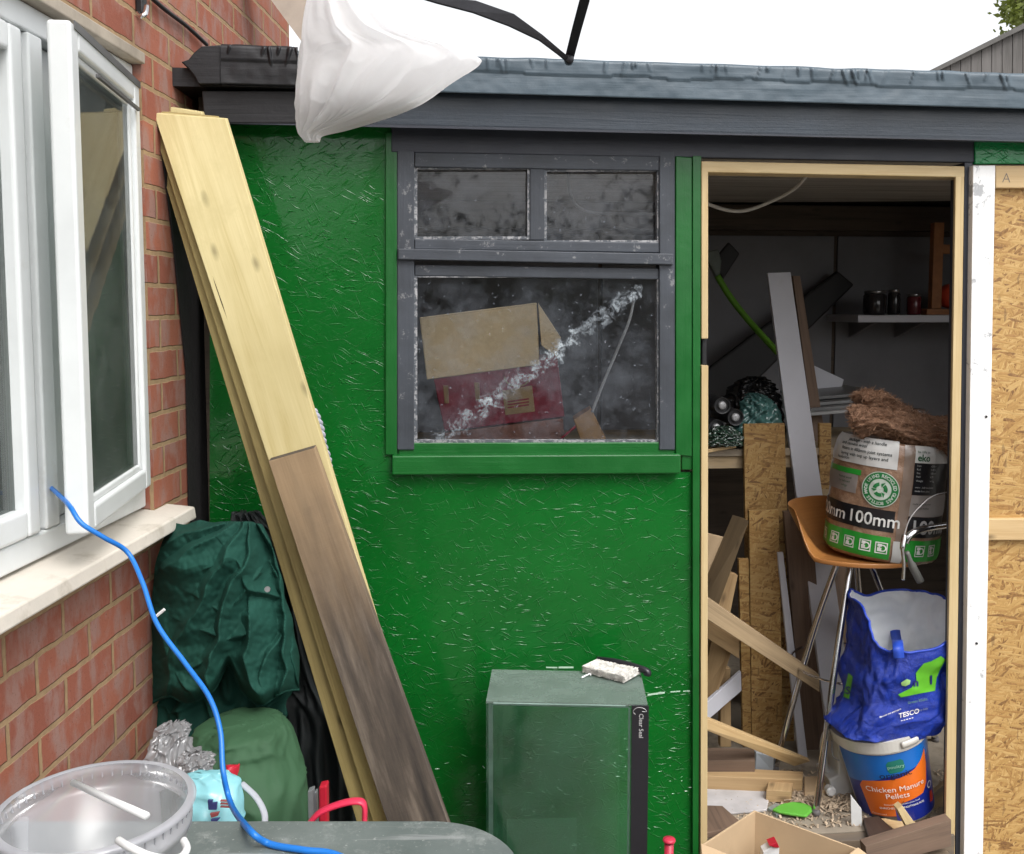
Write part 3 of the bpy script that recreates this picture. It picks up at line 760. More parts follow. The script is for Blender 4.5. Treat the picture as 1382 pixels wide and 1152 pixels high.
# unseen bushes and fence added behind the camera: dark pane reflections, less front light
unseen_bush_m = m_sheet('dark unseen bush leaves', (.035, .06, .02), .2)
foliage_tree('unseen_bush', (-2.0, -4.2, 1.4), 2.0, 1.9, 22000, .05, unseen_bush_m, 'unseen tall dark bush opposite the shed window, added for dark reflections', 'bush', seed=5)
foliage_tree('unseen_bush', (2.6, -4.6, 1.3), 2.2, 1.8, 22000, .05, unseen_bush_m, 'unseen broad dark bush opposite the shed doorway, added for dark reflections', 'bush', seed=9)
bf = thing('fence', (0, -5.5, GROUND), 'unseen brown board fence behind the two dark bushes, added to block low sky light', 'fence')
mb = MB()
for i in range(70): mb.box(lambda a, b, c: Vector((a, b, c)), -7 + i * .2, -6.81 + i * .2, -5.5, -5.48, GROUND, 2.1 + .02 * (i % 3))
mb.build('boards', m_wood('unseen brown fence board', (.16, .11, .07), (.08, .055, .035), .8), bf, M=frame((0, -5.5, 0), (0, 0, 1), (1, 0, 0)))

# ------------------------------------------------------------------ planks leaning between house wall and shed
def plank(quadpx, y0, y1, th, mat, label, group='planks leaning against the shed'):
    (a, b, c, d) = quadpx
    q = [P(*a, y0), P(*b, y0), P(*c, y1), P(*d, y1)]
    o = board('plank', q, th, mat, None, (.06, 1, .25), .002)
    tag(o, label, 'plank', group); return o
front_plank = plank([(207, 152), (304, 160), (660, 1345), (602, 1345)], 2.60, 2.30, .022, M['yellow'], 'widest yellow plank at the front of the leaning stack, its upper half bare')
plank([(362, 622), (424, 604), (688, 1345), (600, 1345)], 2.455, 2.272, .022, M['oldplank'], 'rough brown and grey plank lying over the lower half of the yellow one')
plank([(199, 149), (292, 157), (640, 1345), (578, 1345)], 2.632, 2.335, .022, M['yellow_edge'], 'ochre plank edge directly behind the widest yellow plank')
plank([(193, 148), (280, 156), (620, 1345), (552, 1345)], 2.665, 2.37, .022, M['yellow_edge'], 'rearmost ochre plank, outermost edge of the fanned stack by the brick wall')
plank([(222, 143), (272, 151), (640, 1345), (590, 1345)], 2.70, 2.42, .02, M['yellow'], 'plank whose top end pokes up just above the others in the stack')
ck = [P(282, 356, 2.545), P(291, 384, 2.54), P(300, 410, 2.535), P(309, 436, 2.53), P(314, 452, 2.525)]
def onf(px, py):   # a point on the plank's front face
    y_ = lerp(2.60, 2.30, (py - 152) / 1193); return P(px, py, y_ - .0005)
MB().tube([onf(282, 356), onf(291, 384), onf(300, 410), onf(309, 436), onf(314, 452)], [.0006, .0022, .0026, .0018, .0005], 6).build('split', m_plain('dark split', (.06, .04, .02), .9), front_plank)
# white rope hanging behind the planks
pts = [P(x, y, 2.62) for x, y in ((402, 546), (420, 553), (430, 575), (434, 598), (441, 622), (441, 645), (434, 672))]
cl = spline(pts, 14); mb = MB()
for k in range(3):
    st_ = []
    for i, p in enumerate(cl):
        a = i * .42 + k * 2.094
        st_.append(p + Vector((math.cos(a), math.sin(a), math.sin(a) * .3)) * .0075)
    mb.tube(st_, .0075, 8)
tag(mb.build('rope', m_plain('greyish white rope', (.40, .40, .46), .9, .15, 30, .5, 200), smooth=True),
    'twisted white rope hanging behind the right edge of the planks', 'rope')

# ------------------------------------------------------------------ green covers and bags in the corner
def ridge(x): return 1 - abs(2 * (x - math.floor(x)) - 1)
def cloth_fold(seed, amp, k=9, wob=1.2):
    def fn(th, t):
        n = nz(math.cos(th) * 1.4 + seed, math.sin(th) * 1.4, t * 2.2)
        r_ = ridge(th / 6.283 * k + n * wob + t * 1.6)
        return amp * (r_ ** 1.5 - .5) + amp * .8 * nz(math.cos(th) * 3, math.sin(th) * 3 + seed, t * 7) + amp * .7 * (ridge(t * 3.3 + 1.7 * nz(math.cos(th) * 2.5, math.sin(th) * 2.5 + seed, t * 3)) ** 2 - .4)
    return fn
tarp_m = m_plain('dark green canvas', (.010, .052, .038), .8, .2, 4, .25, 90, spec=.18)
tp = thing('canvas_cover', P(300, 1000, 2.5), 'dark green canvas cover hanging in folds from below the window sill', 'canvas cover')
loft('cloth', [prow(716, 242, 345, 2.55, .02), prow(730, 232, 352, 2.55, .03), prow(760, 224, 365, 2.55, .04), prow(850, 216, 380, 2.54, .05), prow(930, 208, 388, 2.53, .06), prow(1010, 202, 375, 2.50, .07), prow(1350, 200, 380, 2.48, .08)],
     tarp_m, tp, n=200, m=110, fold=cloth_fold(1.3, .040, 6, 1.3))
folds = [   # crest lines of the drape: (points, width px, height m)
    ([(330, 706), (300, 745), (268, 800), (240, 870), (226, 950)], 9, .040), ([(318, 706), (262, 736), (230, 770)], 11, .040), ([(214, 830), (226, 880), (250, 925)], 9, .030), ([(300, 745), (338, 790), (380, 812)], 7, .026), ([(250, 840), (292, 868), (330, 858)], 6, .022),
    ([(338, 708), (318, 770), (290, 830), (283, 880), (276, 930)], 8, .045), 
    ([(352, 708), (368, 760), (384, 830), (388, 900), (372, 946)], 8, .045), ([(340, 830), (334, 890), (345, 945)], 10, .040), ([(392, 840), (366, 880), (350, 930)], 8, .03),
    ([(300, 706), (250, 716), (222, 740), (206, 800)], 8, .035), ([(262, 800), (300, 826), (330, 800), (345, 770)], 6, .022),
    ([(232, 880), (262, 905), (292, 890)], 6, .018), ([(365, 770), (380, 800), (398, 870), (404, 940)], 7, .035), ([(225, 760), (255, 770), (290, 762)], 6, .016)]
def seg_d(x, y, a, b):
    dx, dy = b[0] - a[0], b[1] - a[1]; k = max(0, min(1, ((x - a[0]) * dx + (y - a[1]) * dy) / (dx * dx + dy * dy)))
    return math.hypot(x - a[0] - dx * k, y - a[1] - dy * k), k, (x - a[0]) * dy - (y - a[1]) * dx
def drape(x, y):
    wx = x + 15 * nz(x * .012, y * .014, 1) + 5 * nz(x * .04, y * .04, 1); wy = y + 14 * nz(x * .013, y * .013, 5)
    h = 0
    for pts, wd, hh in folds:
        d, k, sd_ = min((seg_d(wx, wy, pts[i], pts[i + 1]) for i in range(len(pts) - 1)), key=lambda q_: q_[0])
        ww = wd * (1.9 if sd_ > 0 else .6)
        h = max(h, 1.15 * hh * math.exp(-(d / ww) ** 1.05)) + .15 * hh * math.exp(-(d / ww / 1.6) ** 2)
    return h + .007 * nz(x * .05, y * .05, 9) + .003 * nz(x * .16, y * .13, 3) + .010 * nz(x * .02, y * .012, 2)
nx_, ny_ = 210, 260; v, f = [], []
def ylow(x): return 930 + 18 * math.exp(-((x - 255) / 26) ** 2) + 20 * math.exp(-((x - 352) / 22) ** 2) - 34 * math.exp(-((x - 308) / 13) ** 2) + 20 * max(0, (232 - x) / 30)
def ytop(x): return 704 + 5 * nz(x * .05, 2) + 8 * (abs(x - 305) / 100) ** 3
for j in range(ny_ + 1):
    b = j / ny_
    xl = 205 + 26 * (1 - b) ** 6 + 3 * nz(b * 7, 3); xr = lerp(352, 404, min(1, b * 1.25) ** .7) + 3 * nz(b * 8, 8)
    for i in range(nx_ + 1):
        a = i / nx_; x = lerp(xl, xr, a); y = lerp(ytop(x), ylow(x), b)
        e_ = min(a, 1 - a) * 2; bulge = .12 * (1 - (1 - e_) ** 3) * min(1, .25 + b * 3) * (1 - .55 * max(0, (b - .93) / .07) ** 2)
        v.append(P(x, y, 2.47 - bulge - drape(x, y)))
        if i and j:
            k = j * (nx_ + 1) + i; f.append((k - nx_ - 2, k - nx_ - 1, k, k - 1))
mesh('draped_sheet', v, f, tarp_m, tp, smooth=True, solid=.003)
mb = MB()
bot = [v[ny_ * (nx_ + 1) + i] for i in range(0, nx_ + 1, 3)]
mb.tube(bot, .004, 8)
mb.build('hem', tarp_m, tp, smooth=True)
MB().lathe(frame(P(361, 795, 2.262), (1, 0, 0), (0, .3, 1)), [(.007, -.002), (.007, .002), (.003, .002)], 14).build('eyelet', m_plain('steel eyelet', (.4, .4, .4), .4, metal=1), tp)
MB().tube([P(210, 832, 2.27), P(222, 822, 2.27)], .004, 6).build('cord_end', M['white'], tp)
ds = loft('dark_sheet', [prow(690, 315, 350, 2.72, .02), prow(760, 330, 400, 2.72, .04), prow(900, 350, 445, 2.71, .05), prow(1000, 370, 480, 2.69, .06), prow(1350, 330, 520, 2.64, .06)],
     m_plain('black canvas', (.012, .016, .017), .6, .3, 4, .3, 60), None, n=120, m=70, fold=cloth_fold(3.3, .03, 9, 2.2))
tag(ds, 'near black folded canvas behind the planks, beside the green cover', 'canvas sheet')
ol = loft('holdall', [prow(966, 318, 366, 2.34, .02), prow(970, 296, 378, 2.33, .06), prow(985, 262, 388, 2.31, .10), prow(1030, 254, 402, 2.29, .12), prow(1100, 256, 418, 2.27, .14), prow(1350, 240, 440, 2.25, .15)],
     m_plain('olive green nylon', (.026, .080, .034), .75, .15, 3, .15, 120), None, n=110, m=60, fold=lambda th, t: .03 * nz(math.cos(th) * 1.5, math.sin(th) * 1.5, t * 4) + .010 * ridge(th / 6.283 * 5 + t * 2.2 + 1.4 * nz(math.cos(th) * 1.5, math.sin(th) * 1.5, t * 5)) ** 4 + .006 * nz(math.cos(th) * 8, math.sin(th) * 8, t * 14))
MB().tube(spline([P(292, 972, 2.225), P(300, 1010, 2.17), P(306, 1060, 2.145), P(312, 1120, 2.13)], 8), .0035, 8).build('seam', m_plain('olive piping', (.02, .06, .028), .6), ol, smooth=True)
tag(ol, 'bulging olive green nylon bag on the ground between planks and house', 'bag')
cr = lambda seed, a: (lambda th, t: a * (ridge(th / 6.283 * 7 + 2.2 * nz(math.cos(th) + seed, math.sin(th), t * 5)) - .5) + a * nz(math.cos(th) * 4, math.sin(th) * 4 + seed, t * 12))
gpl = m_sheet('grey clear plastic', (.42, .42, .43), .3, .2, .35, .6, 30, .18)
o = loft('crumpled_bag', [prow(976, 222, 250, 2.18, .008), prow(983, 214, 254, 2.17, .03), prow(1000, 206, 250, 2.16, .05), prow(1030, 200, 262, 2.14, .07), prow(1060, 200, 285, 2.12, .08), prow(1350, 190, 300, 2.1, .09)], gpl, None, n=120, m=70, fold=cr(1, .02))
tag(o, 'crumpled translucent grey plastic bag, its neck upright against the house wall', 'plastic bag')
o = loft('crumpled_bag', [prow(1016, 248, 284, 2.08, .01), prow(1024, 243, 288, 2.07, .03), prow(1045, 240, 284, 2.06, .04), prow(1080, 236, 290, 2.05, .05), prow(1300, 240, 300, 2.05, .05)], gpl, None, n=120, m=60, fold=cr(4, .016))
tag(o, 'small crumpled grey plastic bag just above the pale blue packet', 'plastic bag')
bp = thing('blue_packet', P(300, 1200, 2.0), 'pale turquoise plastic packet with small printed marks', 'packet')
loft('body', [prow(1043, 262, 300, 2.0, .01), prow(1048, 250, 316, 2.0, .03), prow(1065, 246, 324, 1.99, .05), prow(1100, 240, 330, 1.98, .06), prow(1125, 240, 326, 1.97, .06), prow(1350, 240, 330, 1.96, .06)],
     m_sheet('pale turquoise plastic', (.30, .66, .72), .25, .3, 0, .5, 18, .08, .08), bp, n=110, m=60, fold=lambda th, t: .012 * nz(math.cos(th) * 2, math.sin(th) * 2, t * 8))
mk = m_plain('dark print', (.03, .04, .14), .5, bump=0); mr = m_plain('red print', (.25, .06, .06), .5, bump=0)
def blobmark(name, pts, m): 
    MB().prism([P(x, y, 1.905) for x, y in pts], (0, .006, 0)).build(name, m, bp, bevel=.001)
blobmark('print', [(280, 1080), (287, 1080), (286, 1084), (293, 1083), (292, 1093), (281, 1093)], mk)
blobmark('print', [(283, 1098), (296, 1096), (294, 1101), (285, 1104)], mr)
blobmark('print', [(284, 1106), (297, 1104), (290, 1112), (292, 1117), (287, 1116)], mk)
for k in range(3): blobmark('print', [(297, 1080 + k * 4), (314, 1081 + k * 4), (314, 1082.5 + k * 4), (297, 1082 + k * 4)], mr)
redm = m_plain('red plastic', (.42, .012, .03), .35, .12, 6, .05)
tag(loft('red_bottle', [prow(1028, 308, 320, 2.2, .02), prow(1032, 304, 323, 2.2, .03), prow(1060, 300, 326, 2.2, .04), prow(1350, 298, 330, 2.2, .04)], redm, None, n=32, m=20),
    'red plastic bottle top peeping out behind the turquoise packet', 'bottle')
tag(MB().tube(spline([P(326, 1057, 2.02), P(345, 1075, 2.0), P(356, 1095, 1.98), P(357, 1112, 1.97), P(350, 1135, 1.96)], 8), .008, 10, flat=.5).build('strap', m_plain('grey webbing strap', (.36, .38, .42), .7), smooth=True),
    'looped grey webbing strap beside the turquoise packet', 'strap')
tag(MB().prism([P(430, 1062, 2.12), P(441, 1060, 2.12), P(444, 1330, 2.12), P(433, 1330, 2.12)], (0, .03, 0)).build('red_post', redm, bevel=.004), 'narrow upright red plastic post beside the planks', 'post')
tag(MB().prism([P(415, 1068, 2.15), P(423, 1065, 2.15), P(431, 1330, 2.15), P(422, 1330, 2.15)], (0, .02, 0)).prism([P(424, 1070, 2.16), P(427, 1069, 2.16), P(434, 1330, 2.16), P(431, 1330, 2.16)], (0, .02, 0)).build('metal_strip', m_plain('dull grey metal strip', (.40, .42, .44), .4, metal=.6), bevel=.002), 'pair of thin pale grey metal strips beside the red post', 'metal strips')
# red trug: rim and handle showing over the table
tg = thing('red_trug', P(460, 1200, 1.85), 'red plastic trug whose curved handle shows above the table', 'trug')
mb = MB().tube(spline([P(418, 1110, 1.86), P(432, 1096, 1.86), P(455, 1086, 1.86), P(478, 1081, 1.86), P(491, 1085, 1.86), P(492, 1108, 1.86), P(490, 1130, 1.86)], 8), .012, 10, flat=.45)
mb.build('handle', m_plain('pinkish red plastic', (.62, .03, .08), .35, .1), tg, smooth=True)
c = P(455, 1160, 1.88)
MB().lathe(Matrix.Translation(down(c, GROUND)), [(.09, 0), (.12, c.z - GROUND - .01), (.13, c.z - GROUND - .005), (.13, c.z - GROUND), (.112, c.z - GROUND), (.085, .02)], 36).build('body', redm, tg, smooth=True)

# ------------------------------------------------------------------ table in the foreground
TZ = .80
tb = thing('garden_table', (-.35, 1.25, GROUND), 'dark green garden table with rounded corners in the foreground', 'table')
far = GZ(640, 1106, TZ); lf = GZ(250, 1112, TZ)
x1 = GZ(688, 1152, TZ).x + .015; x0 = -1.0 + .05; y1 = far.y; y0 = y1 - .80
def rrect(x0, x1, y0, y1, r, n=12):
    o_ = []
    for cx_, cy_, a0 in ((x1 - r, y1 - r, 0), (x0 + r, y1 - r, 90), (x0 + r, y0 + r, 180), (x1 - r, y0 + r, 270)):
        for k in range(n + 1):
            a = R(a0 + 90 * k / n); o_.append((cx_ + r * math.cos(a), cy_ + r * math.sin(a)))
    return o_
rr = rrect(x0, x1, y0, y1, .13)
t = NT('weathered green table plastic'); v = t.uv(1, 1, obj=True)
c = t.ramp(t.noise(v, 4, 7, .7), [(.3, (.085, .105, .100)), (.7, (.15, .175, .168))])
c = t.mix(t.ramp(t.noise(v, 26, 7, .75), [(.52, 0.0), (.68, .7)]), c, (.26, .28, .27))
c = t.mix(t.ramp(t.noise(v, 150, 3, .7), [(.64, 0.0), (.70, .6)]), c, (.36, .37, .36))
c = t.mix(t.ramp(t.noise(t.uv(3, 60, rot=.4), 1, 3), [(.64, 0.0), (.7, .5)]), c, (.3, .31, .31))
tm = t.fin(c, t.math('MULTIPLY_ADD', t.noise(v, 10, 5), .4, .3), t.bump(t.noise(v, 120, 4), .15, .001))
MB().prism([Vector((a, b, TZ - .022)) for a, b in rr], (0, 0, .022)).build('table_top', tm, tb, bevel=.006, seg=3)
rr2 = rrect(x0 + .05, x1 - .05, y0 + .05, y1 - .05, .1)
MB().prism([Vector((a, b, TZ - .07)) for a, b in rr2], (0, 0, .047)).build('apron', tm, tb, bevel=.003)
for lx, ly in ((x0 + .12, y0 + .12), (x1 - .12, y0 + .12), (x0 + .12, y1 - .12), (x1 - .12, y1 - .12)):
    MB().tube([(lx, ly, GROUND), (lx, ly, TZ - .071)], [.02, .028], 14).build('leg', tm, tb, smooth=True)
# ------------------------------------------------------------------ clear bucket
bz = TZ + .001
rimc = (P(4, 1085, 1.10) + P(254, 1085, 1.10)) / 2
br = (P(254, 1085, 1.10) - P(4, 1085, 1.10)).length / 2 * 1.0
bh = rimc.z - bz
bk_ = thing('bucket', (rimc.x, rimc.y, bz), 'empty translucent plastic bucket with two white handles on the table', 'bucket')
t = NT('translucent polypropylene'); v = t.uv(1, 1, obj=True)
tp_ = t.new('BsdfTransparent'); tp_.inputs[0].default_value = (.93, .93, .95, 1)
tl = t.new('BsdfTranslucent'); tl.inputs[0].default_value = (.8, .8, .82, 1)
df = t.new('BsdfDiffuse'); df.inputs[0].default_value = (.62, .62, .66, 1)
gl = t.new('BsdfGlossy'); gl.inputs['Roughness'].default_value = .22
lw = t.new('LayerWeight'); lw.inputs[0].default_value = .35
a = t.new('MixShader'); a.inputs[0].default_value = .5; t.to(df.outputs[0], a.inputs[1]); t.to(tl.outputs[0], a.inputs[2])
b = t.new('MixShader'); t.to(t.math('MULTIPLY_ADD', lw.outputs['Facing'], .40, .48), b.inputs[0]); t.to(tp_.outputs[0], b.inputs[1]); t.to(a.outputs[0], b.inputs[2])
c2 = t.new('MixShader'); t.to(t.math('MULTIPLY_ADD', lw.outputs['Fresnel'], .5, .03), c2.inputs[0]); t.to(b.outputs[0], c2.inputs[1]); t.to(gl.outputs[0], c2.inputs[2])
t.to(c2.outputs[0], t.out.inputs['Surface']); bplast = t.m
BM = Matrix.Translation((rimc.x, rimc.y, bz))
r0 = br * .84
prof = [(.001, .003), (r0 - .004, .003), (r0, .006), (lerp(r0, br, .8) - .003, bh * .8), (lerp(r0, br, .8) + .002, bh * .8), (lerp(r0, br, .84) + .002, bh * .86), (lerp(r0, br, .86), bh * .9), (br - .004, bh * .97), (br, bh * .985), (br, bh)]
MB().lathe(BM, prof, 72, cap=False).build('body', bplast, bk_, smooth=True)
mb = MB(); 
for k in range(56):
    a = 2 * math.pi * k / 56; e_ = Vector((math.cos(a), math.sin(a), 0)); o_ = Vector((rimc.x, rimc.y, bz))
    ta = Vector((-math.sin(a), math.cos(a), 0))
    mb.prism([o_ + e_ * (br * .955) + Z * bh * .90 - ta * .0007, o_ + e_ * (br * .955) + Z * bh * .90 + ta * .0007, o_ + e_ * br * .985 + Z * bh * .985 + ta * .0007, o_ + e_ * br * .985 + Z * bh * .985 - ta * .0007], e_ * .003)
mb.build('rim_rib', bplast, bk_)
MB().lathe(BM, [(br - .006, bh), (br + .002, bh), (br + .004, bh - .003), (br + .003, bh - .006)], 72, cap=False).build('rim', m_sheet('frosted rim', (.62, .62, .66), .5, .3, .25, .05, 20, .1), bk_, smooth=True)
hw = m_plain('white plastic handle', (.72, .72, .72), .35, .05)
MB().tube([P(99, 1056, 1.16), P(150, 1080, 1.085), P(198, 1101, 1.03)], [.0042] * 3, 12).build('handle', hw, bk_, smooth=True)
MB().tube(spline([P(160, 1134, .99), P(175, 1143, .97), P(205, 1156, .96), P(240, 1158, .98), P(252, 1146, 1.0), P(248, 1134, 1.02)], 8), .0042, 12).build('handle', hw, bk_, smooth=True)
# ------------------------------------------------------------------ blue cable
cb = [P(84, 672, 1.93), P(95, 684, 1.86), P(110, 706, 1.84), P(140, 725, 1.86), P(172, 745, 1.90), P(192, 785, 1.86), P(212, 842, 1.80), P(250, 895, 1.75), P(282, 940, 1.70), P(297, 985, 1.66), P(301, 1040, 1.62), P(312, 1085, 1.585)]
cb += [GZ(335, 1118, TZ + .02), GZ(362, 1138, TZ + .006), GZ(410, 1147, TZ + .006), GZ(455, 1154, TZ + .006), GZ(520, 1190, TZ + .006)]
tag(MB().tube(spline([P(60, 650, 2.1)] + cb, 10), .0048, 12).build('extension_lead', m_plain('blue cable sheath', (.012, .16, .55), .35, .1, 8, .03), smooth=True),
    'bright blue extension lead running from the open window over the table', 'cable')

# ------------------------------------------------------------------ white bag on the washing line, black struts
wbm = m_sheet('thin white cotton', (.93, .93, .94), .6, .6, .07, .25, 22, .0, .04)
YB = 1.86
def bfold(th, t):
    n = nz(math.cos(th) * 1.3, math.sin(th) * 1.3 + 4, t * 1.5)
    k = ridge(th / 6.283 * 9 + n * 1.4)
    return .017 * (k ** 2.2 - .4) * math.sin(math.pi * min(1, t * 1.05)) ** .5 + .008 * nz(math.cos(th) * 3, math.sin(th) * 3, t * 6) + .0022 * ridge(th / 6.283 * 19 + 2.5 * nz(math.cos(th) * 2, math.sin(th) * 2, t * 4)) ** 4 * (.3 + t)
bag = thing('laundry_bag', P(480, 190, YB), 'sagging white cotton bag hanging in front of the shed roof', 'bag')
loft('cloth', [prow(-90, 448, 462, YB, .02), prow(-40, 432, 480, YB, .04), prow(0, 419, 500, YB, .06), prow(30, 414, 528, YB, .075), prow(52, 411, 560, YB, .085), prow(66, 409, 606, YB, .09), prow(77, 407, 642, YB, .09), prow(90, 406, 643, YB, .09), prow(112, 404, 610, YB, .09), prow(137, 403, 572, YB, .085), prow(155, 402, 530, YB, .07), prow(170, 402, 478, YB, .045), prow(181, 404, 436, YB, .022), prow(191, 412, 430, YB, .01)],
     wbm, bag, n=220, m=120, fold=bfold)
loft('contents', [prow(114, 440, 560, YB, .02), prow(128, 428, 560, YB, .052), prow(140, 422, 536, YB, .055), prow(152, 422, 500, YB, .040), prow(162, 426, 466, YB, .015)], m_plain('old clothes pegs', (.16, .14, .12), .8), bag, n=60, m=30, fold=lambda th, t: .02 * nz(math.cos(th) * 3, math.sin(th) * 3, t * 6))
st_ = thing('roof_strut', S(768, 82, -.17), 'pair of black steel struts meeting at the roof edge', 'struts')
bst = m_plain('black painted steel', (.022, .022, .028), .4, .2)
def flatbar(name, pts, wds, Y0, Y1):
    L_, R_ = [], []
    n = len(pts)
    for i, (p, wd) in enumerate(zip(pts, wds)):
        a = pts[max(i - 1, 0)]; b = pts[min(i + 1, n - 1)]
        dx, dy = b[0] - a[0], b[1] - a[1]; l = math.hypot(dx, dy); nx, ny = -dy / l, dx / l
        Y = lerp(Y0, Y1, i / (n - 1))
        L_.append(P(p[0] + nx * wd / 2, p[1] + ny * wd / 2, Y)); R_.append(P(p[0] - nx * wd / 2, p[1] - ny * wd / 2, Y))
    v = []
    for a, b in zip(L_, R_): v += [a, b, b + Vector((0, .012, 0)), a + Vector((0, .012, 0))]
    f = [(0, 1, 2, 3), tuple(range(4 * n - 4, 4 * n))]
    for i in range(n - 1):
        for k in range(4): f.append((4 * i + k, 4 * i + (k + 1) % 4, 4 * i + 4 + (k + 1) % 4, 4 * i + 4 + k))
    mesh(name, v, f, bst, st_, bevel=.002)
flatbar('strut', [(550, -12), (590, -1), (640, 8), (690, 26), (730, 50), (755, 70), (772, 84)], [7, 9, 17, 18, 9, 7, 7], 2.2, 2.66)
flatbar('strut', [(792, -40), (789, 0), (778, 40), (767, 83)], [15, 14, 13, 12], 2.3, 2.66)
MB().lathe(frame(P(768, 81, 2.65), (1, 0, 0), (0, 0, 1)), [(.008, -.012), (.012, -.01), (.012, .02), (.008, .022)], 16).build('bolt', bst, st_, smooth=True)

# ------------------------------------------------------------------ glass tank on end in front of the green wall
TY = 2.58
a0, a1 = P(656, 946, TY), P(873, 942, TY)
tzt = a0.z; TD = .235; tw = (a1 - a0).length
TX = U; TYv = W
TX = Vector((1, -.05, 0)).normalized(); TYv = Vector((.05, 1, 0)).normalized()
def TF(x, y, z): return Vector((a0.x, a0.y, 0)) + TX * x + TYv * y + Z * z
tank = thing('glass_tank', TF(tw / 2, TD / 2, GROUND), 'dusty glass fish tank standing on its end against the green wall', 'fish tank')
TM = frame(TF(0, 0, 0), TX, TYv)
tg_ = m_glass('green tank glass', (.90, .985, .945), .13, (.14, .42, .25), 4, .35, .8, rough=.06, spots=.2, base=.022)
tgtop = m_glass('dusty tank top', (.75, .85, .8), .30, (.24, .31, .27), 9, .3, .75, rough=.2, spots=.3, base=.34)
gt = .006
MB().box(TF, 0, tw, 0, TD, tzt - gt, tzt).build('top_pane', tgtop, tank, M=TM)
MB().box(TF, 0, tw, 0, gt, GROUND + .01, tzt - gt - .001).build('front_pane', tg_, tank, M=TM)
MB().box(TF, 0, gt, gt, TD, GROUND + .01, tzt - gt - .001).build('side_pane', tg_, tank, M=TM)
tgc = m_glass('clear tank glass', (.90, .985, .945), .05, (.22, .40, .30), 4, .4, .8, rough=.03)
MB().box(TF, tw - gt, tw, gt, TD, GROUND + .01, tzt - gt - .001).build('side_pane', tgc, tank, M=TM)
MB().box(TF, gt, tw - gt, TD - gt, TD, GROUND + .01, tzt - gt - .001).build('back_pane', tgc, tank, M=TM)
blk = m_plain('black plastic trim', (.014, .013, .018), .3, .15, 10, .05, 60)
MB().box(TF, tw - .044, tw + .003, -.004, -.0005, GROUND, tzt - .002).build('trim_strip', blk, tank, M=TM, bevel=.001)
seal = m_plain('milky silicone seal', (.34, .42, .40), .5, .25, 20, .1)
mb = MB()
mb.box(TF, gt, gt + .012, gt, gt + .006, GROUND, tzt - .012).box(TF, gt, tw - .05, gt, gt + .008, tzt - .0135, tzt - .0075)
mb.box(TF, tw - .052, tw - .046, gt, gt + .005, GROUND, tzt - .014)
mb.build('silicone_seal', seal, tank, M=TM)
MB().box(TF, .02, tw - .06, -.0012, -.0004, tzt - .006, tzt - .003).build('chipped_edge', m_plain('bright glass edge', (.30, .42, .38), .3), tank, M=TM)
MB().prism([P(684, 1106, 2.7), P(778, 1104, 2.7), P(779, 1400, 2.7), P(684, 1400, 2.7)], (0, .004, 0)).build('inner_pane', tg_, tank)
ink = m_plain('pale grey print', (.42, .42, .42), .5, bump=0)
lettering([('Clear Seal', 0, 0, .017, .01)], lambda x, y: TF(tw - .0235 + y, -.0048, tzt - .059 - x), ink, tank)
mb = MB().tube(spline([TF(tw - .037, -.005, tzt - .022), TF(tw - .034, -.005, tzt - .027), TF(tw - .040, -.005, tzt - .020), TF(tw - .036, -.005, tzt - .012), TF(tw - .025, -.005, tzt - .007), TF(tw - .010, -.005, tzt - .010), TF(tw - .004, -.005, tzt - .018), TF(tw - .016, -.005, tzt - .018)], 6), .0016, 6, flat=.4)
mb.build('emblem', ink, tank)
# brush lying on the tank
bs = thing('brush', TF(tw - .12, .12, tzt), 'small brush with white bristles and black back lying on the glass tank', 'brush')
def T2(px, py, h=0.0): return GZ(px, py, tzt + .001) + Z * h
q0 = [T2(788, 907), T2(806, 898), T2(862, 914), T2(842, 921)]
rnd = random.Random(3); mb = MB()
A, B_, C_, D2 = [Vector(x) for x in ((T2(786, 908)), (T2(808, 900)), (T2(864, 912)), (T2(843, 923)))]
for i in range(900):
    s_, r_ = rnd.random(), rnd.random()
    root = B_.lerp(C_, s_) + Z * (.006 + .022 * r_); tip = A.lerp(D2, s_) + Z * (.003 + .020 * r_) + Vector((rnd.uniform(-.003, .003), rnd.uniform(-.004, .002), 0))
    d = (C_ - B_).normalized() * .0012
    mb.add([root - d, root + d, tip + d * .7, tip - d * .7, root + Z * .002, tip + Z * .001], [(0, 1, 2, 3), (0, 4, 5, 3), (1, 2, 5, 4)])
mb.build('bristles', m_plain('dusty white bristles', (.56, .54, .50), .8, .5, 90, 0), bs)
mb = MB().tube(spline([B_ + Z * .022 - (C_ - B_) * .03, B_.lerp(C_, .5) + Z * .027, C_ + Z * .02 + (C_ - B_) * .12, C_ + Z * .008 + (C_ - B_) * .16], 8), [.011] * 20 + [.012] * 5, 12, flat=.9)
mb.build('brush_back', blk, bs, smooth=True)
MB().prism([B_ + Z * .003, C_ + Z * .003, C_ + Z * .03, B_ + Z * .03], W * .008).build('bristle_block', m_plain('pale block', (.5, .49, .46), .7), bs)
o = MB().tube([T2(785, 916, .004), T2(805, 907, .006)], .0025, 6).tube([T2(798, 908, .004), T2(797, 913, .004)], .002, 6).build('twig', M['white'])
tag(o, 'little white plastic twig on the tank lid beside the brush', 'twig')
# white paint scrape and the chipped paint on the wall behind the tank
mb = MB()
for (xa, ya, xb, yb, h) in ((737, 901, 752, 901, 1.2), (754, 901, 774, 901, 1.5), (874, 938, 897, 935, 1.6), (905, 934, 918, 933, 1.1), (922, 933, 931, 932, .8)):
    mb.prism([S(xa, ya - h, -.001), S(xb, yb - h, -.001), S(xb, yb + h * .4, -.001), S(xa, ya + h * .4, -.001)], W * .0008)
mb.build('paint_scrape', m_plain('pale scraped paint', (.45, .62, .48), .5, .2, 60, .2), shed)

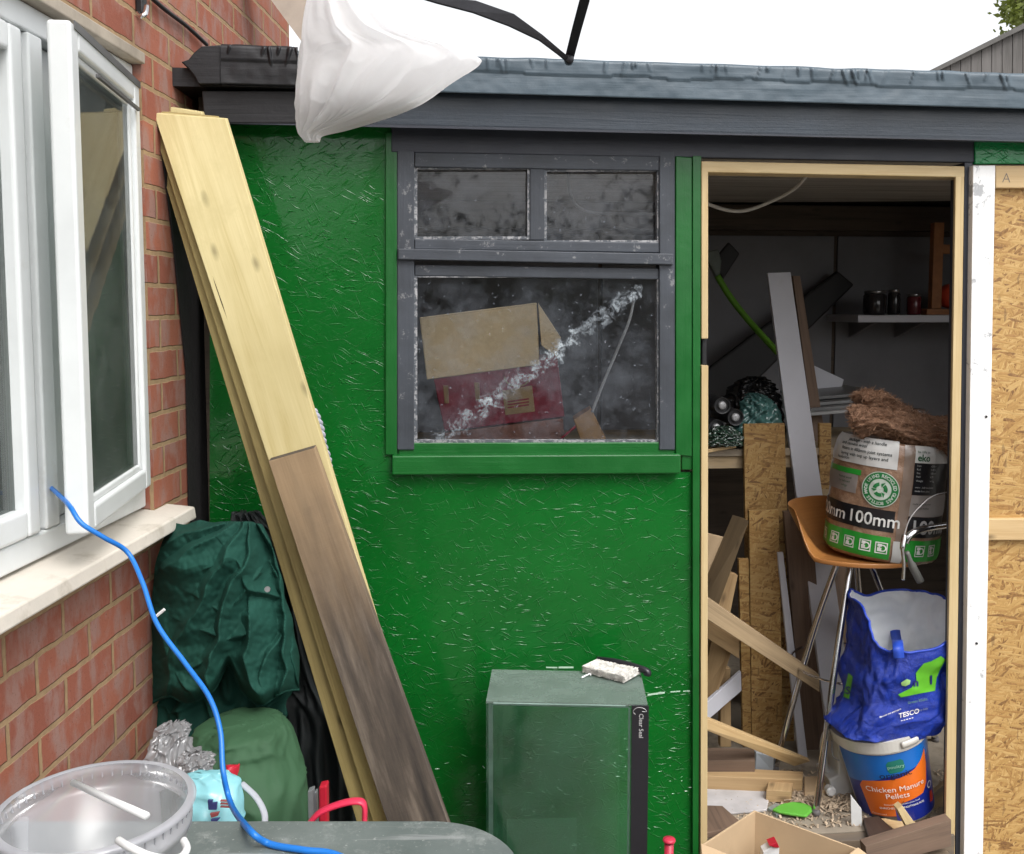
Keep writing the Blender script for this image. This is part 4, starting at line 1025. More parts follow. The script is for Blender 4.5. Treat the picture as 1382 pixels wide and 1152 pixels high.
# ------------------------------------------------------------------ inside the shed: bench and shelf
def G(px, py, z=FLOOR): return GZ(px, py, z)
greyed_pine = m_wood('dusty pine', (.46, .34, .20), (.30, .21, .11), .7, .7, .9, grey=(.26, .22, .17))  # browner pine with grey mixed in along the grain
tanw = m_wood('tan construction timber', (.47, .32, .165), (.30, .19, .09), .7, .7, .9)
brw = m_wood('brown sawn stud', (.17, .11, .075), (.09, .058, .04), .8, .6, .8)
greyw = m_wood('grey weathered timber', (.36, .26, .15), (.20, .14, .08), .8, .5, .8)
dkw = m_wood('dark stained timber', (.055, .035, .026), (.025, .017, .013), .6, .3, .8)
mel = m_plain('white faced board', (.46, .46, .50), .45, .07, 3, .03, 40, dirt=((.25, .24, .23), 6, .62, .4))
card = m_plain('brown cardboard', (.46, .33, .20), .8, .10, 4, .15, 14, dirt=((.33, .23, .13), 5, .58, .5))
BZ = S(980, 606, .72).z
bench = thing('workbench', SF(.2, .9, FLOOR), 'pine workbench crammed with clutter at the back of the shed', 'workbench')
sbox('bench_top', uL + .02, uR - .02, .72, 1.35, BZ - .028, BZ, greyed_pine, bench)
sbox('front_rail', uL + .02, uR - .02, .735, .775, BZ - .078, BZ - .030, greyed_pine, bench)
for uu in (-.75, .28, 1.3, 2.4): sbox('leg', uu, uu + .07, .78, .85, FLOOR, BZ - .03, greyed_pine, bench)
sbox('side_top', -.40, .55, .10, .715, .93, .955, greyed_pine, bench)
for uu in (-.38, .40): sbox('leg', uu, uu + .06, .15, .21, FLOOR, .928, greyed_pine, bench)
o = board('offcut', [S(955, 606, .70), S(993, 601, .70), S(994, 604, .70), S(955, 611, .70)], .09, M['pine'])
tag(o, 'thin pale offcut lying on the front edge of the workbench', 'offcut')
sh = thing('wall_shelf', S(1220, 432, 1.6), 'narrow white wall shelf holding jars, high at the right inside the shed', 'shelf')
shz = S(1200, 425, 1.62).z; shu = su(S(1158, 430, 1.62))
sbox('shelf_board', shu, 2.7, 1.62, 1.98, shz - .035, shz, mel, sh)
for uu in (shu + .12, 2.2): MB().prism([SF(uu, 1.7, shz - .036), SF(uu, 1.985, shz - .036), SF(uu, 1.985, shz - .12)], U * .02).build('bracket', lining, sh)
jarm = m_plain('dark jar glass', (.02, .018, .02), .15, .3, 10, 0)
lidm = m_plain('tin lid', (.30, .30, .31), .3, .1, metal=.9)
for (x, r_, h_, lm, jm, lab) in ((1180, .055, .115, lidm, jarm, 'wide dark glass jar at the near end of the shelf'), (1206, .03, .12, lidm, jarm, 'slim dark jar standing between the two wider jars on the shelf'), (1233, .034, .10, lidm, m_plain('dark red jar', (.10, .015, .02), .2, 0, bump=0), 'dark red jar on the shelf beside the orange bracket')):
    c = S(x, 425, 1.72); jz = thing('jar', SF(su(c), 1.72, shz), lab, 'jar', 'jars on the wall shelf')
    Mj = Matrix.Translation(SF(su(c), 1.72, shz + .001))
    MB().lathe(Mj, [(r_ * .9, 0), (r_, .008), (r_, h_ * .82), (r_ * .85, h_ * .9), (r_ * .85, h_ * .92)], 28).build('glass_body', jm, jz, smooth=True)
    MB().lathe(Mj, [(r_ * .92, h_ * .90), (r_ * .92, h_ * 1.02), (r_ * .88, h_ * 1.04)], 28).build('lid', lm, jz, smooth=True)
orw = m_plain('orange brown wood', (.30, .12, .04), .5, .2, 20, .1)
bk2 = thing('wooden_stand', S(1262, 425, 1.68), 'orange brown wooden stand with an upright post on the shelf', 'stand')
c = S(1261, 420, 1.70); uu = su(c)
sbox('upright', uu - .025, uu + .025, 1.68, 1.72, shz + .031, S(1261, 300, 1.68).z, orw, bk2)
sbox('foot', uu - .06, uu + .16, 1.66, 1.80, shz + .001, shz + .030, orw, bk2)
sbox('arm', uu + .026, uu + .14, 1.685, 1.715, S(1261, 342, 1.68).z, S(1261, 335, 1.68).z + .02, orw, bk2)
c = S(1283, 400, 1.73); rb_ = .062
prof = [(rb_ * math.sin(math.pi * k / 16) + .0005, rb_ - rb_ * math.cos(math.pi * k / 16)) for k in range(17)]
tag(MB().lathe(Matrix.Translation(SF(su(c), 1.735, shz + .0315)), prof, 32).build('ball', m_plain('orange red rubber', (.50, .05, .02), .4, .1), smooth=True), 'orange red ball resting on the shelf behind the wooden stand', 'ball')
# tins, sheets and clear stuff on the bench
def tin(px, py, w_, r_, h_, z_, m1, lab, cat='paint tin'):
    c = S(px, py, w_); t_ = thing('paint_tin', SF(su(c), w_, z_), lab, cat)
    Mt = Matrix.Translation(SF(su(c), w_, z_ + .001))
    MB().lathe(Mt, [(r_, 0), (r_, h_)], 32).build('body', m1, t_, smooth=False)
    MB().lathe(Mt, [(r_ + .002, h_ - .004), (r_ + .003, h_ + .004), (r_ - .006, h_ + .004), (r_ - .008, h_ - .001), (.001, h_ - .001)], 32, cap=False).build('lid', lidm, t_, smooth=True)
    return t_, Mt
tt, Mt = tin(1229, 540, 1.12, .062, .10, BZ, m_plain('grey tin print', (.22, .20, .20), .4, .2, 30), 'red and grey paint tin on the bench behind the insulation roll')
mb = MB(); n_ = 16
for k in range(n_):
    a, b = R(-150 + 80 * k / n_), R(-150 + 80 * (k + 1) / n_)
    mb.add([Mt @ Vector((.0635 * math.cos(x), .0635 * math.sin(x), z)) for x, z in ((a, .015), (b, .015), (b, .085), (a, .085))], [(0, 1, 2, 3)])
mb.build('label', m_plain('red tin label', (.32, .02, .03), .4, .2, 30, 0), tt)
tin(1187, 470, 1.0, .05, .08, BZ, m_plain('dark tin print', (.05, .05, .06), .4, .2, 30), 'small dark tin on the bench half hidden by insulation')
o = board('board_offcut', [S(1094, 491, 1.3), S(1139, 512, 1.3), S(1133, 533, 1.3), S(1098, 532, 1.3)], .01, mel); tag(o, 'white board offcut with one slanting corner, propped up on the bench', 'offcut')
stk = thing('panel_stack', S(1125, 560, 1.0), 'stack of grey plastic panels lying on the workbench', 'panels')
for k, (w_, dy) in enumerate(((.86, 0), (.90, 6), (.95, 13), (1.0, 21))):
    board('panel', [S(1094, 557 - dy, w_), S(1190, 549 - dy, w_), S(1190, 553 - dy, w_), S(1094, 561 - dy, w_)], .35, m_plain('grey panel', ((.30, .16, .2, .13)[k],) * 3, .4, .1), stk)
# sealant tubes in a teal plastic bag
tubes = []
for i, (x, y, lab) in enumerate(((975, 547, 'uppermost of the three dark tubes lying end-on beside the teal bag'), (993, 563, 'dark tube nearest the strand board, lying end-on beside the teal bag'), (967, 577, 'lowest of the three dark tubes lying end-on, close to the door jamb'))):
    tt = thing('sealant_tube', S(x, y, .74), lab, 'tube', 'sealant tubes on the bench')
    Mx = frame(S(x, y, .74), (1, 0, 0), -Z)   # local z points inwards
    Mx = frame(S(x, y, .74), U, Vector((0, 0, -1)))
    dirz = Mx.to_3x3() @ Vector((0, 0, 1))
    if dirz.dot(W) < 0: Mx = frame(S(x, y, .74), U, Vector((0, 0, 1)))
    rr_ = .032
    MB().lathe(Mx, [(rr_ - .003, .012), (rr_ - .003, 0), (rr_, -.001), (rr_, .24)], 32, cap=False).lathe(Mx, [(rr_ - .002, .014), (rr_ - .002, .016)], 32).build('body', m_plain('dark grey plastic', (.035, .035, .038), .35, .1), tt, smooth=False)
    MB().lathe(Mx, [(.016, .013), (.016, .001), (.013, -.003), (.006, -.004)], 24).build('end_cap', m_plain('pale grey end', (.45, .45, .46), .35, .1, metal=.3), tt, smooth=True)
o = loft('plastic_bag', [prow(530, 1012, 1022, 3.85, .01), prow(537, 1006, 1036, 3.85, .05), prow(550, 1002, 1046, 3.84, .08), prow(570, 996, 1050, 3.83, .1), prow(585, 985, 1050, 3.83, .1), prow(596, 970, 1050, 3.83, .1)],
     m_sheet('teal carrier plastic', (.10, .24, .22), .3, .25, 0, .7, 40, .14, .25), None, n=120, m=60, fold=cr(7, .03))
tag(o, 'crumpled teal plastic bag on the bench beside the tubes', 'plastic bag')
o = loft('plastic_bag', [prow(575, 965, 985, 3.70, .02), prow(584, 955, 1000, 3.70, .04), prow(592, 950, 1002, 3.70, .05), prow(600, 950, 1000, 3.70, .05)], m_sheet('dark green film', (.03, .07, .045), .2, .2, 0, .7, 40, .2, .3), None, n=90, m=40, fold=cr(9, .02))
tag(o, 'crushed dark green plastic film under the tubes', 'plastic film')
o = loft('black_bag', [prow(508, 1010, 1030, 4.1, .02), prow(520, 990, 1044, 4.1, .08), prow(545, 972, 1052, 4.1, .14), prow(596, 950, 1060, 4.1, .16)], m_sheet('black bin liner', (.010, .010, .011), .05, .2, 0, .6, 30, .1, .2), None, n=110, m=50, fold=cr(12, .03))
tag(o, 'shiny black bin liner behind the tubes and teal bag', 'bin liner')
# things leaning on the back wall
black = m_plain('flat black board', (.010, .009, .010), .6, .2, 5, .1)
o = board('black_plank', [S(1131, 365, 1.90), S(1154, 384, 1.90), S(960, 575, 1.75), S(925, 520, 1.75)], .03, black, bevel=.012); tag(o, 'wide black board leaning diagonally across the white back wall', 'board')
tr_ = thing('garden_tool', S(985, 400, 1.5), 'garden tool with a black blade and long lime green pole on the back wall', 'garden tool')
board('blade', [S(984, 326, 1.6), S(999, 342, 1.6), S(976, 378, 1.6), S(962, 352, 1.6)], .02, black, tr_, bevel=.008)
board('guard', [S(950, 340, 1.5), S(970, 336, 1.5), S(974, 352, 1.5), S(971, 384, 1.5), S(950, 384, 1.5)][:4], .03, m_plain('grey green plastic', (.10, .12, .10), .5), tr_, bevel=.006)
MB().tube(spline([S(968, 372, 1.48), S(985, 400, 1.45), S(1010, 432, 1.4), S(1050, 476, 1.3)], 8), .015, 12).build('pole', m_plain('lime green pole', (.10, .26, .02), .3, .1), tr_, smooth=True)
tag(MB().tube(spline([S(1094, 226, .45), S(1086, 240, .5), S(1070, 256, .55), S(1042, 271, .6), S(1010, 283, .6), S(985, 284, .6), S(958, 276, .55), S(930, 262, .5)], 8), .0065, 10).build('hanging_cord', m_plain('white flex', (.62, .60, .56), .4, .05), smooth=True), 'white flex looping down from the shed ceiling', 'cord')
# leaning boards
def lean(name, top, wt, bot, mat, th, lab, group=None, long=None):
    q = [S(*top[0], wt), S(*top[1], wt), G(*bot[1]), G(*bot[0])]
    o = board(name, q, th, mat, None, W, .0015, long); tag(o, lab, name.replace('_', ' '), group); return o
lean('white_board', ((1036, 368), (1067, 367)), .85, ((1122, 1030), (1162, 1028)), mel, .018, 'tall narrow white faced board leaning behind the stool')
lean('brown_stud', ((1070, 372), (1080, 372)), 1.0, ((1150, 985), (1176, 985)), brw, .06, 'tall brown stud right behind the white faced board')
lean('brown_board', ((1058, 690), (1095, 690)), .62, ((1084, 1012), (1120, 1012)), brw, .02, 'brown sawn board standing between strand board and stool leg')
lean('white_lath', ((1049, 745), (1057, 745)), .60, ((1078, 1022), (1090, 1022)), mel, .012, 'thin white lath upright beside the brown sawn board')
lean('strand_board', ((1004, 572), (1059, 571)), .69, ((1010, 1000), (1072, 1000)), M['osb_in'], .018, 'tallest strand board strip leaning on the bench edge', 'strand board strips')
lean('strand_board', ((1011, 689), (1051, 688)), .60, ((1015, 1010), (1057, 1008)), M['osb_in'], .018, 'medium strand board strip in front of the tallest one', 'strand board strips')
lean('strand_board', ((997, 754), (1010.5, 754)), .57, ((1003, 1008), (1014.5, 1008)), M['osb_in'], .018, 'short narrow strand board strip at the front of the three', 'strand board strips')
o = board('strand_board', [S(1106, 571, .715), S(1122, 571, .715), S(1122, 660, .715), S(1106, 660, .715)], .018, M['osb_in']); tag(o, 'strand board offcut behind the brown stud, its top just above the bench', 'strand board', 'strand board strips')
def piece(name, pts, w0, w1, th, mat, lab, cat='timber', group='timber offcuts in the doorway', long=None):
    q = [S(*pts[0], w0), S(*pts[1], w1), S(*pts[2], w1), S(*pts[3], w0)]
    o = board(name, q, th, mat, None, W, .002, long); tag(o, lab, cat, group); return o
piece('timber', [(940, 796), (1106, 911), (1106, 934), (940, 826)], .28, .42, .04, greyw, 'long grey brown batten slanting down across the strand boards to the stool')
piece('timber', [(940, 822), (998, 858), (998, 889), (940, 852)], .40, .42, .03, tanw, 'short tan board directly below the long slanting batten')
piece('timber', [(994, 698), (1011, 703), (962, 838), (938, 830)], .48, .36, .045, greyw, 'square grey post leaning with its cut end upwards near the jamb', long='b')
piece('timber', [(979, 770), (996, 776), (985, 830), (966, 826)], .52, .50, .03, tanw, 'tan batten behind the leaning grey post', long='b')
piece('timber', [(964, 850), (990, 872), (962, 955), (940, 950)], .50, .45, .035, tanw, 'wide tan board under the short tan one by the jamb', long='b')
piece('timber', [(973, 900), (986, 902), (987, 1008), (972, 1008)], .56, .54, .03, tanw, 'short upright stick standing behind the white slanting batten')
piece('timber', [(940, 960), (1000, 906), (1001, 932), (940, 985)], .36, .52, .02, mel, 'white painted batten slanting up to the strand board')
piece('timber', [(940, 964), (1094, 1027), (1072, 1034), (940, 980)], .22, .38, .03, M['pine'], 'pale pine batten slanting down to the foot of the stool')
piece('cardboard_sheet', [(940, 716), (984, 727), (975, 796), (940, 806)], .56, .56, .02, card, 'pale cardboard sheet leaning under the bench by the jamb', 'cardboard', None)
def lying(name, pts, z, h, mat, lab, cat='timber', group='timber offcuts in the doorway'):
    """px corners of the top face at height z, h thick"""
    q = [GZ(*p, z) for p in pts]
    x = (q[1] - q[0] + q[2] - q[3]); y = (q[3] - q[0] + q[2] - q[1])
    if y.length > x.length: x = y
    c = sum(q, Vector()) / 4
    o = MB().prism(q, (0, 0, -h)).build(name, mat, None, M=frame(c, x, Z.cross(x)), bevel=.002); tag(o, lab, cat, group); return o
lying('timber', [(940, 1008), (1018, 1010), (1019, 1026), (940, 1026)], -.045, .10, brw, 'dark brown beam lying furthest back on the floor by the jamb')
lying('timber', [(935, 1033), (1084, 1041), (1083, 1052), (935, 1046)], -.087, .055, tanw, 'long tan beam lying flat across the floor behind the pale block')
lying('timber', [(1040, 1047), (1072, 1050), (1068, 1068), (1034, 1066)], -.10, .042, tanw, 'short square timber block in front of the long tan beam')
lying('white_sheet', [(945, 1064), (1040, 1064), (1035, 1092), (940, 1100)], FLOOR + .010, .008, m_plain('dusty white sheet', (.46, .44, .44), .8, .2, 8, .3, 50), 'dusty white sheet lying on the floor just inside the doorway', 'sheet', None)
lying('timber', [(945, 1086), (975, 1087), (1003, 1112), (950, 1125)], FLOOR + .03, .018, brw, 'dark triangular offcut on the floor behind the cardboard box')
lying('cut_card', [(1085, 1048), (1112, 1046), (1118, 1066), (1086, 1070)], FLOOR + .03, .02, card, 'small torn cardboard piece beside the block', 'cardboard', None)
o = MB().prism([G(1019, 1040) + Z * a for a in (0,)] + [G(1044, 1042), G(1044, 1042) + Z * .06, G(1020, 1038) + Z * .065], W * .03).build('switch_box', m_plain('pale grey plastic', (.42, .45, .48), .4, .1), bevel=.003)
tag(o, 'small pale grey plastic box standing on the floor by the stool leg', 'box')
# green scraper on the floor
dp = thing('scraper', G(1068, 1094), 'lime green plastic scraper lying on the floor in front of the stool', 'scraper')
pts = [(1042, 1095), (1054, 1088), (1070, 1085), (1085, 1087), (1095, 1091), (1096, 1097), (1088, 1104), (1066, 1101), (1050, 1098)]
MB().prism([G(x, y, FLOOR + .012) for x, y in pts], (0, 0, .010)).build('blade', m_plain('lime green plastic', (.12, .42, .05), .45, .1, 8, .1), dp, bevel=.004)
MB().prism([G(x, y, FLOOR + .002) for x, y in ((1036, 1093), (1047, 1087), (1054, 1089), (1046, 1098), (1052, 1101), (1048, 1103))], (0, 0, .009)).build('clear_edge', m_sheet('clear plastic', (.4, .45, .42), .3, .2, .4), dp)
# wood shavings: nobody could count them
rnd = random.Random(11); mb = MB()
for i in range(1500):
    big = i < 700
    p = G(rnd.uniform(1068, 1150), rnd.gauss(1078, 9)) if big else G(rnd.uniform(950, 1275), rnd.uniform(1040, 1118))
    a = rnd.random() * 6.3; l = rnd.uniform(.006, .028) if big else rnd.uniform(.003, .012); c_ = rnd.uniform(.002, .010)
    d = Vector((math.cos(a), math.sin(a), 0)); e_ = Vector((-math.sin(a), math.cos(a), 0)) * rnd.uniform(.0015, .004)
    z_ = rnd.uniform(0, .016) if big else 0
    ps = [p + Z * (.002 + z_) - d * l, p + Z * (.002 + z_ + c_), p + Z * (.002 + z_ + rnd.uniform(-.002, .004) * (1 if big else 0)) + d * l]
    v = []
    for q_ in ps: v += [q_ - e_, q_ + e_]
    mb.add(v, [(0, 1, 3, 2), (2, 3, 5, 4)])
o = mb.build('shavings', m_plain('curled shavings', (.40, .31, .22), .7, .5, 90, 0)); tag(o, 'curled wood shavings and dust littering the shed floor', 'shavings', None, 'stuff')

# ------------------------------------------------------------------ stool
chrome = m_plain('chromed tube', (.62, .62, .64), .14, .08, 10, .02, metal=1)
SC = S(1155, 743, .36)
stool = thing('bar_stool', down(SC, FLOOR), 'bar stool with orange wooden shell seat and four chromed legs', 'stool')
v, f = [], []; nr, na = 22, 64
seatw = m_wood('orange lacquered ply', (.38, .165, .050), (.27, .105, .03), .28, 0, .8)
for side in (1, 0):
    for j in range(nr + 1):
        r_ = j / nr
        for k in range(na):
            a = 2 * math.pi * k / na; cx_, cy_ = math.cos(a), math.sin(a)
            ad = math.degrees(a); sm = lambda e0, e1, x: (lambda q_: q_ * q_ * (3 - 2 * q_))(max(0, min(1, (x - e0) / (e1 - e0))))
            back = sm(45, 105, ad) * (1 - sm(188, 222, ad))
            h_ = .012 * r_ ** 2 + .150 * back * max(0, (r_ - .55) / .45) ** 1.3
            rr_ = r_ * (.250 - .012 * back * r_ ** 2)
            v.append(SC + Vector((rr_ * cx_, rr_ * cy_ * .9, h_ + (.0 if side else -.016))))
n1 = (nr + 1) * na
for s_ in (0, 1):
    for j in range(nr):
        for k in range(na):
            a_ = s_ * n1 + j * na + k; b_ = s_ * n1 + j * na + (k + 1) % na
            f.append((a_, b_, b_ + na, a_ + na))
for k in range(na): f.append((nr * na + k, nr * na + (k + 1) % na, n1 + nr * na + (k + 1) % na, n1 + nr * na + k))
mesh('seat', v, f, seatw, stool, smooth=True, M=frame(SC, (1, 0, 0), (0, 1, 0)), bevel=.003)
feet = [G(1046, 1040), G(1101, 1100), G(1172, 985), G(1262, 1000)]
tops = [SC + Vector((x, y, -.02)) for x, y in ((-.05, .015), (-.03, -.04), (.015, .04), (.04, -.01))]
for a, b in zip(tops, feet):
    m_ = a.lerp(b, .45) + (b - a).cross(Z).cross(b - a).normalized() * -.0
    out = Vector((b.x - SC.x, b.y - SC.y, 0)).normalized()
    MB().tube(spline([a, a.lerp(b, .3) + out * .012, a.lerp(b, .65) + out * .010, b + Z * .012], 8), .0115, 14).build('leg', chrome, stool, smooth=True)
    MB().lathe(Matrix.Translation(b + Z * .0), [(.014, 0), (.015, .012), (.012, .02)], 14).build('foot_cap', m_plain('grey rubber foot', (.12, .11, .11), .7), stool, smooth=True)
rc = Vector((0, 0, 0)); rz_ = P(1065, 915, 3.3).z
ringp = []
for a, b in zip(tops, feet):
    t_ = (rz_ - a.z) / (b.z - a.z); ringp.append(a.lerp(b, t_))
rc = sum(ringp, Vector()) / 4
R_ = sum((p - rc).length for p in ringp[:2]) / 2 * 1.0
MB().tube([rc + Vector((math.cos(x / 48 * 2 * math.pi) * R_, math.sin(x / 48 * 2 * math.pi) * R_, 0)) for x in range(49)], .0045, 8).build('foot_ring', chrome, stool, smooth=True)
MB().lathe(Matrix.Translation(SC - Z * .03), [(.055, 0), (.06, .006), (.06, .015)], 24).build('seat_plate', m_plain('black steel plate', (.02, .02, .02), .4), stool)

# ------------------------------------------------------------------ insulation roll
def cylframe(bottom, top):
    K_ = (top - bottom).normalized()
    tocam = (CAMP - bottom); tocam = (tocam - K_ * tocam.dot(K_)).normalized()
    rt = K_.cross(tocam).normalized()
    if rt.x < 0: rt = -rt
    return K_, tocam, rt
class Cyl:
    def __init__(s, bottom, top, r0, r1):
        s.b, s.H, s.r0, s.r1 = bottom, (top - bottom).length, r0, r1; s.K, s.f, s.r = cylframe(bottom, top)
    def __call__(s, phi, h, dr=0.0):
        rad = lerp(s.r0, s.r1, h / s.H) + dr
        return s.b + s.K * h + (s.f * math.cos(phi) + s.r * math.sin(phi)) * rad
    def patch(s, p0, p1, h0, h1, dr, n=20, nh=4, fn=None):
        v, f = [], []
        for j in range(nh + 1):
            for i in range(n + 1):
                a, h = lerp(p0, p1, i / n), lerp(h0, h1, j / nh)
                v.append(s(a, h, dr + (fn(a, h) if fn else 0)))
                if i and j:
                    k = j * (n + 1) + i; f.append((k - n - 2, k - n - 1, k, k - 1))
        return v, f
RB = S(1186, 748, .32) + Z * .012
cy = Cyl(RB, S(1204, 592, .32), .190, .184)
def rwob(a, h): return .006 * nz(math.cos(a) * 2, math.sin(a) * 2, h * 9) + .0025 * nz(math.cos(a) * 9, math.sin(a) * 9, h * 40) + (-.012 * (max(0, .03 - h) / .03) ** 2) - .012 * (max(0, h - cy.H + .04) / .04) ** 2
roll = thing('insulation_roll', RB, 'roll of brown loft insulation in printed plastic sitting on the stool', 'insulation')
v, f = cy.patch(0, 2 * math.pi, 0, cy.H, 0, 120, 60, rwob)
n_ = 121; f.append(tuple(range(120))); f.append(tuple(60 * n_ + i for i in range(120)))
t = NT('brown wool under clear film'); vv = t.uv(1, 1, obj=True)
c = t.ramp(t.noise(vv, 14, 8, .75), [(.32, (.14, .075, .045)), (.55, (.27, .16, .10)), (.72, (.38, .27, .19))])
t.fin(c, .35, t.bump(t.noise(vv, 30, 7, .7), .9, .006)); t.p.inputs['Coat Weight'].default_value = .6; t.p.inputs['Coat Roughness'].default_value = .15
woolf = t.m
mesh('wrapped_wool', v, f, woolf, roll, smooth=True)
def film(name, col, rough=.3, tr=0): return m_plain(name, col, rough, .08, 9, .25, 26, bd=.004)
fw, fg, fk = film('white film print', (.50, .50, .49)), film('green film print', (.02, .26, .03)), film('black film print', (.010, .010, .012))
ftr = m_sheet('milky film', (.38, .36, .35), .3, .3, .25, .3, 30, .12)
ftxt = m_plain('dark print', (.02, .03, .03), .5, bump=0); fwt = m_plain('white print', (.62, .62, .60), .5, bump=0)
def lab(name, p0, p1, h0, h1, m_, dr=.0022, parent=roll, c=cy, fn=rwob):
    v, f = c.patch(p0, p1, h0, h1, dr, max(6, int(abs(p1 - p0) * 16)), max(4, int((h1 - h0) / .01)), fn); return mesh(name, v, f, m_, parent, smooth=True)
lab('text_label', -1.5, .14, .315, .408, fw)
lab('green_stripe', -1.5, -.47, .278, .296, fg)
lab('small_label', -1.5, -.52, .215, .277, ftr)
lab('thickness_band', -1.6, .20, .105, .176, fk)
lab('green_band', -1.6, .17, .012, .088, fg)
lab('seam_strip', .24, .42, .008, .40, m_sheet('clear film', (.30, .24, .2), .3, .3, .45, .3, 30, .14), .0030)
lab('white_corner', .21, .38, .004, .078, fw, .0040)
lab('brand_label', .43, 1.5, .345, .40, fw)
lab('data_panel', .43, 1.5, .238, .344, fk)
lab('address_label', .43, 1.5, .165, .237, ftr)
lab('thickness_band', .43, 1.6, .095, .164, fk)
lab('green_band', .40, 1.6, .012, .085, fg)
def ctext(c, p_, h_, dr, slope=0, fn=rwob):
    def m_(x, y):
        ph = p_ + x / c.r0; h = h_ + y + slope * x
        return c(ph, h, dr + (fn(ph, h) if fn else 0))
    return m_
lettering([('100mm', 0, 0, .058, .012), ('100mm', -.185, 0, .058, .012)], ctext(cy, -.16, .121, .0042), fwt, roll)
lettering([('100mm', 0, 0, .064, .02, 'LEFT')], ctext(cy, .47, .108, .0042), m_plain('grey print', (.35, .35, .35), .5, bump=0), roll)
lettering([('package - with a handle', 0, .052, .0155, .01), ('and cement wool', -.045, .038, .0155, .01), ('fitters in 600mm joist systems', 0, .020, .0155, .01), ('laying with top up layers and', -.006, .002, .0155, .01), ('insulation', -.085, -.012, .0155, .01)], ctext(cy, -.46, .337, .0042), ftxt, roll)
lettering([('eko', 0, 0, .032, .02, 'LEFT'), ('be safe to', 0, .026, .012, 0, 'LEFT')], ctext(cy, .47, .352, .0042), m_plain('dark green print', (.01, .09, .03), .5, bump=0), roll)
lettering([(a, x, y, .009, 0, 'LEFT') for a, x, y in (('Item', 0, .09), ('Roll', 0, .078), ('Size', 0, .066), ('Pack', 0, .054), ('Weight', 0, .040), ('4200 m', .055, .09), ('1140 m', .055, .078), ('100 mm', .055, .066), ('4.79', .055, .054), ('14 kg', .055, .040), ('www . loft insulation', 0, .018, ), ('made from glass', 0, .006))], ctext(cy, .47, .243, .0042), m_plain('grey print', (.35, .35, .35), .5, bump=0), roll)
lettering([('made using recycled', 0, 0, .009, 0, 'LEFT'), ('glass bottles', .02, -.014, .009, 0, 'LEFT')], ctext(cy, .47, .205, .0042), ftxt, roll)
lettering([('thermal wool', 0, .034, .011, .01), ('for lofts and', 0, .020, .010, 0), ('ceilings', 0, .006, .010, 0)], ctext(cy, -.80, .226, .0042), m_plain('dark green print', (.01, .09, .03), .5, bump=0), roll)
# round recycling badge
lgw = m_plain('pale badge', (.46, .52, .46), .4, .05, 10, 0); lgg = m_plain('green badge', (.01, .16, .04), .4, .05, 10, 0)
def ring(c, p_, h_, r0, r1, dr, a0=0, a1=360, n=48, fn=rwob):
    mp = ctext(c, p_, h_, dr, fn=fn); v, f = [], []
    for k in range(n + 1):
        a = R(lerp(a0, a1, k / n)); 
        for r_ in (r0, (r0 + r1) / 2, r1): v.append(mp(r_ * math.cos(a), r_ * math.sin(a)))
        if k:
            f += [(3 * k - 3, 3 * k - 2, 3 * k + 1, 3 * k), (3 * k - 2, 3 * k - 1, 3 * k + 2, 3 * k + 1)]
    return v, f
BP, BH_ = -.10, .243
mb = MB(); mb.add(*ring(cy, BP, BH_, .036, .057, .0042)); mb.build('badge_ring', lgg, roll)
mb = MB(); mb.add(*ring(cy, BP, BH_, .001, .0355, .0040)); mb.add(*ring(cy, BP, BH_, .0575, .060, .0040)); mb.build('badge_disc', lgw, roll)
mb = MB()
mp = ctext(cy, BP, BH_, .0052)
txt = 'MADE USING RECYCLED GLASS BOTTLES '
for i, ch in enumerate(txt):
    a = R(200) - 2 * math.pi * i / len(txt)
    if ch == ' ': continue
    vv_, ff_ = text2d(ch, .015, .03)
    mb.add([mp((.0415 + y) * math.cos(a) + x * math.sin(a), (.0415 + y) * math.sin(a) - x * math.cos(a)) for x, y in vv_], ff_)
mb.build('badge_lettering', lgw, roll)
mb = MB()
for k in range(3):
    mb.add(*ring(cy, BP, BH_, .012, .024, .0052, 100 + k * 120, 170 + k * 120, 14))
    a = R(178 + k * 120); mb.add([mp(.009 * math.cos(a), .009 * math.sin(a)), mp(.029 * math.cos(a), .029 * math.sin(a)), mp(.020 * math.cos(a + .45), .020 * math.sin(a + .45))], [(0, 1, 2)])
mb.build('badge_arrows', lgg, roll)
mb = MB()
for ph in (-1.22, -.86, -.54, -.24, .03, .70, 1.0):
    mp2 = ctext(cy, ph, .05, .0045); s_ = .019
    for (x0_, x1_, y0_, y1_) in ((-s_, s_, s_ - .003, s_), (-s_, s_, -s_, -s_ + .003), (-s_, -s_ + .003, -s_, s_), (s_ - .003, s_, -s_, s_), (-.012, .001, .004, .014), (-.012, .001, -.012, .001)):
        mb.add([mp2(x0_, y0_), mp2(x1_, y0_), mp2(x1_, y1_), mp2(x0_, y1_)], [(0, 1, 2, 3)])
    rv, rf = [], []
    for k in range(19):
        a = R(k * 20); rv += [mp2(.004 + .008 * math.cos(a), .008 * math.sin(a)), mp2(.004 + .012 * math.cos(a), .012 * math.sin(a))]
        if k: rf.append((2 * k - 2, 2 * k - 1, 2 * k + 1, 2 * k))
    mb.add(rv, rf)
mb.build('band_icons', fwt, roll)
